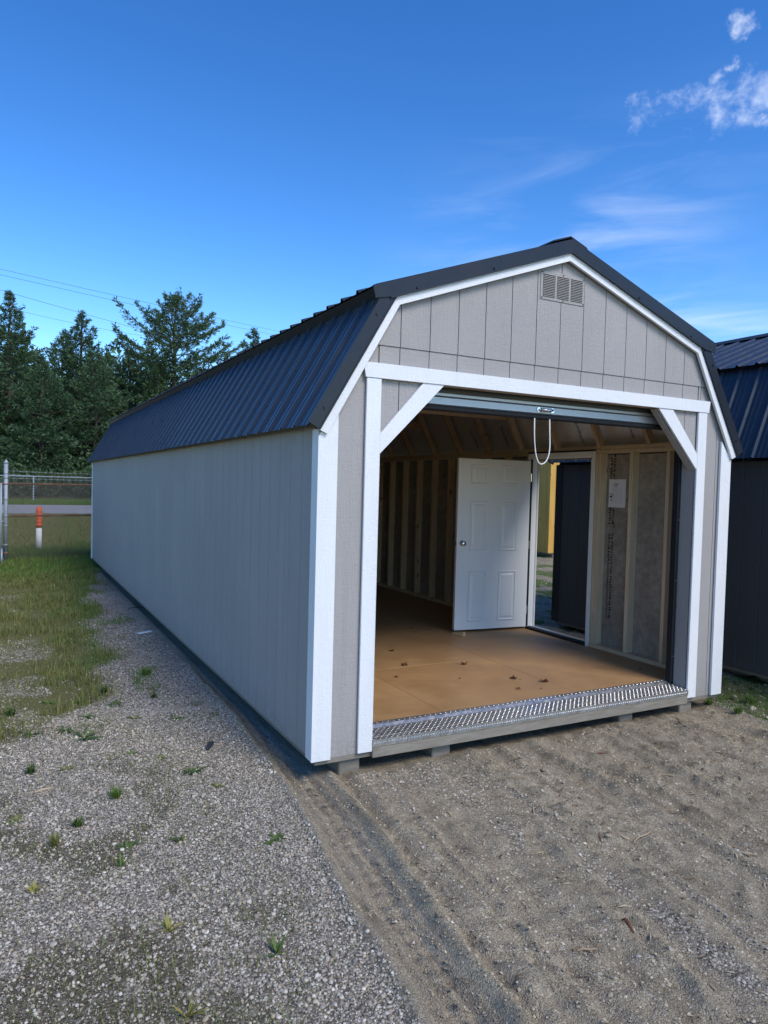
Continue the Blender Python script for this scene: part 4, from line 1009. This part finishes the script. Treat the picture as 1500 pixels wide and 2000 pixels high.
# ------------------------------------------------------------------ grass
def blades(x, y, hgt, wid, seed, lean=.45):
    r = np.random.default_rng(seed); n = len(x); z = terrain(x, y)-.004; az = r.uniform(0, 6.283, n); ln = r.normal(0, lean, n)
    dx, dy = np.cos(az), np.sin(az); w_ = (wid/2)[:, None]
    base = np.stack([x, y, z], 1); side = np.stack([-dy, dx, np.zeros(n)], 1)*w_
    m1 = base+np.stack([dx*ln*.30*hgt, dy*ln*.30*hgt, hgt*.55], 1); tp_ = base+np.stack([dx*ln*hgt, dy*ln*hgt, hgt*(1-.25*np.abs(ln))], 1)
    V = np.stack([base-side, base+side, m1+side*.8, m1-side*.8, tp_], 1).reshape(-1, 3); i = np.arange(n)*5
    Q = np.stack([i, i+1, i+2, i+3], 1); T = np.stack([i+3, i+2, i+4, i+4], 1)
    return V, np.concatenate([Q, ]), np.stack([i+3, i+2, i+4], 1)
def grass_obj(name, x, y, hgt, wid, seed, mat, label, lean=.45):
    V, Q, T = blades(x, y, hgt, wid, seed, lean)
    F = np.concatenate([np.stack([Q[:, 0], Q[:, 1], Q[:, 2]], 1), np.stack([Q[:, 0], Q[:, 2], Q[:, 3]], 1), T])
    return tag(raw(name, V, F, mat), label, 'grass', kind='stuff')
def scatter(n, x0, x1, y0, y1, fn, seed, bias=None):
    r = np.random.default_rng(seed); x = r.uniform(x0, x1, n); u = r.uniform(0, 1, n); y = y0+(y1-y0)*(u**bias if bias else u)
    k = r.uniform(0, 1, n) < fn(x, y); return x[k], y[k]
def outside(x, y): return ~((x > -.02) & (x < 3.68) & (y > -.06) & (y < 12.13)) & ~((x > 4.55) & (x < 8.3) & (y > -1.95) & (y < 3.15))
def gd1(x, y):
    Z_ = zones(x, y); return Z_[3]*(.35+.65*sstep(.35, .65, fbm(x*4, y*4, 66, 3)))*outside(x, y)*(1-.5*Z_[4])
x, y = scatter(175000, -4.2, .4, -.8, 13.2, gd1, 21, 1.15)
n = len(x); hh = np.random.default_rng(5).uniform(.025, .085, n)*(.35+1.7*sstep(.3, .75, fbm(x*3.2, y*3.2, 44, 3))); grass_obj('grass', x, y, hh, np.full(n, .0036)+y*.00018, 31, 'grass_blade', 'dry olive grass spreading over the gravel left of the grey shed', .6)
def gd2(x, y):
    Z_ = zones(x, y); return Z_[3]*Z_[4]*outside(x, y)
x, y = scatter(110000, -4.5, 1.2, 2.0, 17, gd2, 22); n = len(x); hh = np.random.default_rng(6).uniform(.03, .115, n)*(.5+1.0*fbm(x*4, y*4, 45, 2))
grass_obj('grass', x, y, hh, np.full(n, .004)+y*.0002, 32, 'grass_green', 'fresh green grass fringe and the strip before the chain link fence', .5)
x, y = scatter(42000, -5, 5, 15.5, 24.2, lambda x, y: np.full(len(x), .9), 23); n = len(x); hh = np.random.default_rng(7).uniform(.04, .11, n)
grass_obj('grass', x, y, hh, np.full(n, .011), 33, 'grass_blade', 'rough mown verge between the fence and the road', .7)
x, y = scatter(26000, -8, 10, 33.2, 39, lambda x, y: np.full(len(x), .9), 24); n = len(x); hh = np.random.default_rng(8).uniform(.08, .25, n)
grass_obj('grass', x, y, hh, np.full(n, .02), 34, 'grass_green', 'long green verge on the far side of the road', .5)
def gd3(x, y):
    return (zones(x, y)[3]**1.5)*outside(x, y)
x, y = scatter(60000, 3.3, 12.0, -1.6, 11.5, gd3, 25, 1.4); n = len(x); hh = np.random.default_rng(9).uniform(.02, .09, n)
grass_obj('grass', x, y, hh, np.full(n, .0045), 35, 'grass_green', 'weedy grass in the gap between the grey and the charcoal shed', .6)
def gd5(x, y): return sstep(.56, .70, fbm(x*3.6+2, y*2.2, 57, 3))*sstep(-1.5, -.9, x)*sstep(-.12, -.35, x)*sstep(.9, 1.8, y)*outside(x, y)*.8
x, y = scatter(30000, -1.6, -.1, .8, 9.0, gd5, 27); n = len(x); hh = np.random.default_rng(12).uniform(.015, .075, n)*(.4+1.3*fbm(x*6, y*6, 47, 2))
grass_obj('grass', x, y, hh, np.full(n, .0040), 37, 'grass_green', 'ragged clusters of low grass creeping into the gravel by the long wall', .75)
# thin hair of moss and seedlings in the gravel
def gd4(x, y): Z_ = zones(x, y); return np.clip(Z_[5]*.9+.12*sstep(.5, .7, fbm(x*3, y*3, 81, 3))*Z_[2], 0, 1)*(1-Z_[1])*outside(x, y)
x, y = scatter(52000, -3.2, .0, -2.8, 4, gd4, 26); n = len(x); hh = np.random.default_rng(10).uniform(.008, .05, n)*(.5+1.0*fbm(x*5, y*5, 46, 2))
grass_obj('grass', x, y, hh, np.full(n, .0028), 36, 'grass_blade', 'sparse seedlings and moss dotted through the pale gravel', .8)

# weeds one can point at
def weed(px, py, kind, size, label, mat='weed_leaf', seed=0):
    p = at(px, py, 2, -.112); x, y = p[0], p[1]; r = random.Random(seed+5); o = empty('weed', (x, y, gz(x, y)-.003)); tag(o, label, 'weed', 'weeds growing in the gravel')
    mb = MB(); nb = {'tuft': 70, 'crab': 16, 'sprig': 9}[kind]
    for i in range(nb):
        az = r.uniform(0, 6.283); ln = size*r.uniform(.5, 1.0)
        if kind == 'tuft': el = r.uniform(.75, 1.5); wd_ = .0026; segs = 3; off = r.uniform(0, size*.35)
        elif kind == 'crab': el = r.uniform(.10, .55); wd_ = .0065; segs = 4; off = r.uniform(0, .02)
        else: el = r.uniform(.5, 1.25); wd_ = .0040; segs = 4; off = .004
        a0 = r.uniform(0, 6.283); ox, oy = off*math.cos(a0), off*math.sin(a0)
        V = []; 
        for k in range(segs+1):
            t = k/segs; rr3 = ln*t*math.cos(el)*(1+.25*t); zz3 = ln*(t*math.sin(el)-.35*t*t*math.cos(el)*(.5 if kind == 'tuft' else .8))+.002; wv = wd_*(1-t**2)*(.55+.9*min(t*2, 1))+.0003
            cxx, cyy = ox+rr3*math.cos(az), oy+rr3*math.sin(az)
            V += [(cxx-math.sin(az)*wv, cyy+math.cos(az)*wv, max(zz3, .002)+.0015), (cxx+math.sin(az)*wv, cyy-math.cos(az)*wv, max(zz3, .002)+.0015)]
        mb.add(V, [(2*k, 2*k+1, 2*k+3, 2*k+2) for k in range(segs)])
    mb.build('leaves', mat, o)
    st = MB()
    for i in range(5 if kind != 'tuft' else 2):
        az = r.uniform(0, 6.283); st.tube([(0, 0, 0), (.25*size*math.cos(az), .25*size*math.sin(az), .2*size), (.45*size*math.cos(az), .45*size*math.sin(az), .25*size)], .0016, 4)
    st.build('stems', mat, o)
WEEDS = [(165, 1442, 'crab', .17, 'wide sprawling green weed, largest in the gravel', 'weed_leaf'), (128, 1428, 'crab', .09, 'low green weed just beside the largest sprawling weed', 'weed_leaf'),
         (225, 1556, 'tuft', .085, 'dense bright green round grass tuft alone in pale gravel', 'grass_green'), (378, 1506, 'crab', .105, 'flat green weed between the black plastic scrap and the round tuft', 'weed_leaf'),
         (537, 1640, 'crab', .075, 'small dark green weed near the wheel track', 'weed_leaf'), (285, 1318, 'tuft', .11, 'upright green tuft at the end of the grass fringe', 'grass_green'),
         (252, 1652, 'crab', .055, 'small weed below the round tuft', 'weed_leaf'), (107, 1650, 'tuft', .07, 'yellowish grass tuft at the edge of the dark moss', 'grass_blade'),
         (330, 1815, 'sprig', .095, 'yellow leaved seedling standing in clean gravel', 'weed_yellow'), (541, 1862, 'sprig', .095, 'green spiky seedling in clean gravel', 'weed_leaf'),
         (365, 1985, 'sprig', .12, 'broad yellow green seedling sprouting beside the moss', 'weed_yellow'), (68, 1740, 'sprig', .06, 'yellowing sprout in the dark moss', 'weed_yellow'),
         (350, 1640, 'sprig', .07, 'thin sprig between the small weed and the wheel track weed', 'weed_leaf'), (225, 1375, 'crab', .085, 'green weed below the grass fringe', 'weed_leaf'),
         (62, 1435, 'crab', .075, 'weed at the gravel edge of the dry grass', 'weed_leaf'), (235, 1690, 'sprig', .08, 'tall thin sprig over the moss', 'weed_leaf'), (170, 1400, 'crab', .08, 'green weed above the largest sprawling weed', 'weed_leaf'),
         (1465, 1372, 'tuft', .10, 'green tuft by the base of the charcoal shed', 'grass_green'), (1385, 1372, 'tuft', .07, 'green tuft beside the right front skid', 'grass_green'), (1440, 1392, 'tuft', .085, 'green tuft in front of the gap between the sheds', 'grass_green')]
for i, (px, py, k, s_, lb, mt) in enumerate(WEEDS): weed(px, py, k, s_, lb, mt, i)

SMALL = ('small tuft just below the upright tuft at the fringe end', 'low weed between the fringe tuft and the black plastic scrap', 'little weed below the weed that grows beside the largest one',
         'small tuft below the weed at the edge of the dry grass', 'low weed right of the largest sprawling weed', 'small weed above the dark moss patch', 'little tuft left of the round bright tuft', 'tiny weed between the flat weed and the largest weed',
         'tiny weed just beyond the black plastic scrap', 'tuft at the ragged lower end of the dry grass', 'low weed sprouting inside the lower grass edge', 'weed between the grass edge and the flat green weed', 'tuft in the lowest corner of the dry grass', 'weed in the bare gap of the dry grass', 'tiny weed near the foot of the long grey wall')
for i, (px, py, sz) in enumerate(((300, 1362, .06), (345, 1402, .07), (130, 1502, .06), (60, 1512, .07), (255, 1470, .05), (30, 1602, .06), (152, 1612, .06), (312, 1482, .05), (425, 1532, .05), (205, 1352, .08), (95, 1372, .08), (262, 1402, .07), (20, 1398, .09), (150, 1372, .07), (420, 1395, .05))):
    weed(px, py, 'crab' if i % 3 else 'tuft', sz, SMALL[i], ('weed_leaf', 'grass_green', 'grass_blade')[i % 3], 60+i)

# ------------------------------------------------------------------ gravel and soil clods, far too many to count
ICO_V = []; ph = (1+5**.5)/2
for a, b in ((1, ph), (-1, ph), (1, -ph), (-1, -ph)): ICO_V += [(0, a, b), (a, b, 0), (b, 0, a)]
ICO_V = np.array(ICO_V)/math.hypot(1, ph)
ICO_F = []
for i in range(12):
    for j in range(i+1, 12):
        for k in range(j+1, 12):
            d = [np.linalg.norm(ICO_V[a]-ICO_V[b]) for a, b in ((i, j), (j, k), (i, k))]
            if max(d) < 1.1:
                n_ = np.cross(ICO_V[j]-ICO_V[i], ICO_V[k]-ICO_V[i]); ICO_F.append((i, j, k) if n_@ICO_V[i] > 0 else (i, k, j))
ICO_F = np.array(ICO_F)
DOME_F = np.array([f for f in ICO_F if ICO_V[f].mean(0)[2] > -.36])          # stones bedded in the ground: no hidden undersides
OCT_V = np.array([(1, 0, 0), (-1, 0, 0), (0, 1, 0), (0, -1, 0), (0, 0, 1), (0, 0, -1)], float)
OCT_F = np.array([(0, 2, 4), (2, 1, 4), (1, 3, 4), (3, 0, 4)])
def stones(name, x, y, s, seed, mat, label, flat=.6, sink=.25, BV=None, BF=None):
    BV = ICO_V if BV is None else BV; BF = DOME_F if BF is None else BF; nb_ = len(BV)
    r = np.random.default_rng(seed); n = len(x); z = terrain(x, y)
    ax = np.stack([r.uniform(.75, 1.25, n), r.uniform(.65, 1.0, n), r.uniform(flat*.7, flat*1.3, n)], 1)*s[:, None]
    V = BV[None]*(1+r.uniform(-.17, .17, (n, nb_, 1)))*ax[:, None]
    a = r.uniform(0, 6.283, n); c, sn = np.cos(a)[:, None], np.sin(a)[:, None]; tl = r.normal(0, .28, n)[:, None]
    X = V[..., 0]*c-V[..., 1]*sn; Y = V[..., 0]*sn+V[..., 1]*c; Zz = V[..., 2]+tl*V[..., 0]
    P = np.stack([X+x[:, None], Y+y[:, None], Zz+(z+ax[:, 2]*(1-2*sink)*(.25 if len(BF) == 4 else 1))[:, None]], -1).reshape(-1, 3)
    F = (BF[None]+(np.arange(n)*nb_)[:, None, None]).reshape(-1, 3)
    return tag(raw(name, P, F, mat, smooth=False), label, 'gravel', kind='stuff')
def gdp(x, y):
    Z_ = zones(x, y); return sstep(.30, .65, Z_[2])*(1-.9*Z_[1])*(1-.96*Z_[3])*(1-.42*sstep(.5, .8, Z_[5]+.5*(fbm(x*6, y*6, 93, 3)-.5)))*outside(x, y)
x, y = scatter(75000, -2.25, .1, -2.9, 1.6, gdp, 41); n = len(x)
stones('gravel', x, y, np.random.default_rng(42).gamma(4.2, .00104, n).clip(.002, .0135), 43, 'pebble', 'pale crushed gravel left of the wheel track', .65)
x, y = scatter(90000, -2.0, .1, -2.9, 1.8, lambda x, y: np.clip(gdp(x, y)+.25*zones(x, y)[1], 0, 1), 141); n = len(x)
stones('gravel', x, y, np.random.default_rng(142).uniform(.0014, .0036, n), 143, 'pebble', 'fine grit filling the gaps of the pale gravel', .7, .1, OCT_V, OCT_F)
x, y = scatter(60000, -2.4, .1, 1.6, 8.0, gdp, 44, 1.5); n = len(x)
stones('gravel', x, y, np.random.default_rng(45).gamma(7, .0009, n).clip(.003, .013), 46, 'pebble', 'gravel strip along the foot of the long grey wall', .65, .25, OCT_V, OCT_F)
def gdd(x, y):
    Z_ = zones(x, y); return np.clip((1-sstep(.3, .6, Z_[2]))*(1-.1*Z_[1])*(.32+.8*sstep(.42, .68, fbm(x*2.3, y*2.3, 71, 4)))*(Z_[0] > -.14), 0, 1)*outside(x, y)
x, y = scatter(110000, -.55, 4.6, -2.9, .6, gdd, 47); n = len(x)
stones('soil_crumbs', x, y, np.random.default_rng(48).gamma(2.6, .0013, n).clip(.0014, .012), 49, 'dirt_stone', 'crumbly soil and grit in front of the grey shed', .75, .3, OCT_V, OCT_F)
def gdr(x, y): Z_ = zones(x, y); return (.20+.70*sstep(.15, .55, Z_[2]))*(Z_[0] > .10)*outside(x, y)
x, y = scatter(70000, -.1, 4.6, -2.9, .3, gdr, 50); n = len(x)
stones('gravel', x, y, np.random.default_rng(51).gamma(4, .0012, n).clip(.0018, .011), 52, 'pebble', 'loose gravel streaks pressed into the brown soil', .65, .38, OCT_V, OCT_F)
x, y = scatter(2500, 3.2, 12, -.8, 12, lambda x, y: np.full(len(x), .9)*outside(x, y), 53); n = len(x)
stones('gravel', x, y, np.random.default_rng(54).gamma(3, .004, n).clip(.004, .03), 55, 'dirt_stone', 'scattered stones in the gap between the sheds', .6)
# single stones and scraps that catch the eye
def rock(px, py, s, label, seed, mat='dirt_stone', flat=.6):
    p = at(px, py, 2, -.115); x, y = float(p[0]), float(p[1]); r = random.Random(seed)
    mb = MB(); V = [Vector(v)*s*r.uniform(.78, 1.2) for v in ICO_V]; mb.add([(v.x*1.2, v.y*.85, v.z*flat+s*flat*.5) for v in V], [tuple(f) for f in ICO_F])
    o = mb.build('stone', mat, None, False, (x, y, gz(x, y))); o.rotation_euler.z = r.uniform(0, 6); tag(o, label, 'stone', 'larger stones on the bare soil')
rock(1062, 1508, .022, 'buff stone in front of the second skid gap', 1); rock(1378, 1500, .022, 'flat grey stone near the drag ridge', 2); rock(1292, 1720, .016, 'chalky stone in the loose gravel streak', 3, 'pebble')
rock(1015, 1632, .014, 'pale pebble in the brown soil', 4, 'pebble'); rock(1188, 1642, .015, 'tan pebble beside a wood splinter', 5); rock(795, 1672, .016, 'dark clod beside the wheel track', 6)
rock(6, 1478, .022, 'whitish stone at the edge of the gravel', 7, 'pebble'); rock(478, 1608, .014, 'cream pebble in the gravel near the track weed', 8, 'pebble')
def stick(px, py, l, rz, r_, mat, label, name='wood_splinter', flat=False):
    p = at(px, py, 2, -.112); x, y = float(p[0]), float(p[1])
    c, s_ = math.cos(rz)*l/2, math.sin(rz)*l/2; e0, e1 = gz(x-c, y-s_), gz(x+c, y+s_); md = max(gz(x, y), (e0+e1)/2)
    q = [(-c, -s_, e0-md+r_), (-c*.3, -s_*.3+.004, r_*1.1), (c*.4, s_*.4, r_*1.1), (c, s_, e1-md+r_)]
    o = MB().tube(q, [r_*.6, r_, r_*.95, r_*.5], 5).build(name, mat, None, False, (x, y, md)); tag(o, label, 'splinter', 'wood splinters on the soil')
wood('chip_tan', (.36, .27, .17), (.46, .36, .24), (60, 60, 60), .8, False); wood('chip_red', (.16, .065, .035), (.22, .10, .055), (60, 60, 60), .8, False)
stick(1226, 1812, .095, 1.25, .007, 'chip_red', 'rust brown wood splinter standing out in the soil'); stick(1146, 1850, .075, -.5, .006, 'chip_tan', 'tan wood splinter below the rust brown one')
stick(1042, 1580, .085, .95, .004, 'chip_tan', 'thin dry stem lying above the gravel streak'); stick(1170, 1735, .010, .4, .003, 'chip_tan', 'crumb of wood near the thin stem')
stick(1306, 1513, .085, -.7, .004, 'chip_tan', 'dry twig below the buff stone ridge'); stick(905, 1568, .05, 1.4, .004, 'chip_tan', 'short straw in the soil before the sill')
stick(1255, 1635, .14, .10, .004, 'chip_tan', 'long pale straw across the soil'); stick(270, 1187, .30, .35, .008, 'bark', 'dark stick lying along the foot of the long grey wall', 'stick')
stick(1175, 1472, .06, -.6, .005, 'chip_red', 'reddish splinter in front of the third skid'); stick(85, 1545, .10, .3, .008, 'chip_tan', 'pale bark flake in the gravel near the moss')
p = at(412, 1457, 2, -.105); o = MB()
pv = []
for i in range(9):
    t = i/8; wv = .016*math.sin(math.pi*(t*.85+.1))+.004
    for j in range(5): u_ = j/4-.5; pv.append((wv*u_*2, (t-.5)*.13, .004+.020*(4*u_*u_)*math.sin(math.pi*t)+.008*t))
o.add(pv, [(i*5+j, i*5+j+1, i*5+6+j, i*5+5+j) for i in range(8) for j in range(4)]+[(i*5+5+j, i*5+6+j, i*5+j+1, i*5+j) for i in []])
o = o.build('plastic_scrap', 'plastic_black', None, True, (float(p[0]), float(p[1]), gz(p[0], p[1])+.004)); o.rotation_euler.z = -.55
sm_ = o.modifiers.new('thick', 'SOLIDIFY'); sm_.thickness = .003
tag(o, 'curled black plastic scrap lying on the gravel beside the grey wall', 'scrap')
p = at(283, 1235, 2, -.108); o = MB().bbox(-.085, .085, -.030, .030, 0, .012, b=.004).build('trim_offcut', 'panel_white', None, False, (float(p[0]), float(p[1]), gz(p[0], p[1])+.002)); o.rotation_euler.z = .5
tag(o, 'white board offcut lying on gravel by the long grey wall', 'offcut')

# straw, bark and wood crumbs trodden into the soil
x, y = scatter(1500, -.1, 4.4, -2.8, -.02, lambda x, y: np.where(zones(x, y)[0] > .1, .25+.7*fbm(x*2, y*2, 97, 3), 0)*outside(x, y), 88); n = len(x); r = np.random.default_rng(89)
ln_ = r.gamma(2.2, .0065, n).clip(.005, .05); a = r.uniform(0, 6.283, n); dx, dy = np.cos(a)*ln_, np.sin(a)*ln_; wv = ln_*.12+.0014; sx, sy = -np.sin(a)*wv, np.cos(a)*wv
za, zb_ = terrain(x-dx, y-dy)+.003, terrain(x+dx, y+dy)+.003; zm = np.maximum((za+zb_)/2, terrain(x, y)+.003)+.002
V = np.stack([np.stack([x-dx, y-dy, za], 1), np.stack([x+sx, y+sy, zm], 1), np.stack([x+dx, y+dy, zb_], 1), np.stack([x-sx, y-sy, zm], 1), np.stack([x, y, zm+.003], 1)], 1).reshape(-1, 3)
i0 = np.arange(n)*5; F = np.concatenate([np.stack([i0+p, i0+q, i0+4], 1) for p, q in ((0, 3), (3, 2), (2, 1), (1, 0))])
m = MT('straw', .85, spec=.15); m.col(m.ramp(m.island(), (0, (.10, .06, .035)), (.4, (.22, .15, .085)), (.75, (.40, .31, .19)), (1, (.52, .42, .28))))
tag(raw('straw_litter', V, F, 'straw'), 'tan straw and wood crumbs trodden into the brown soil', 'litter', kind='stuff')
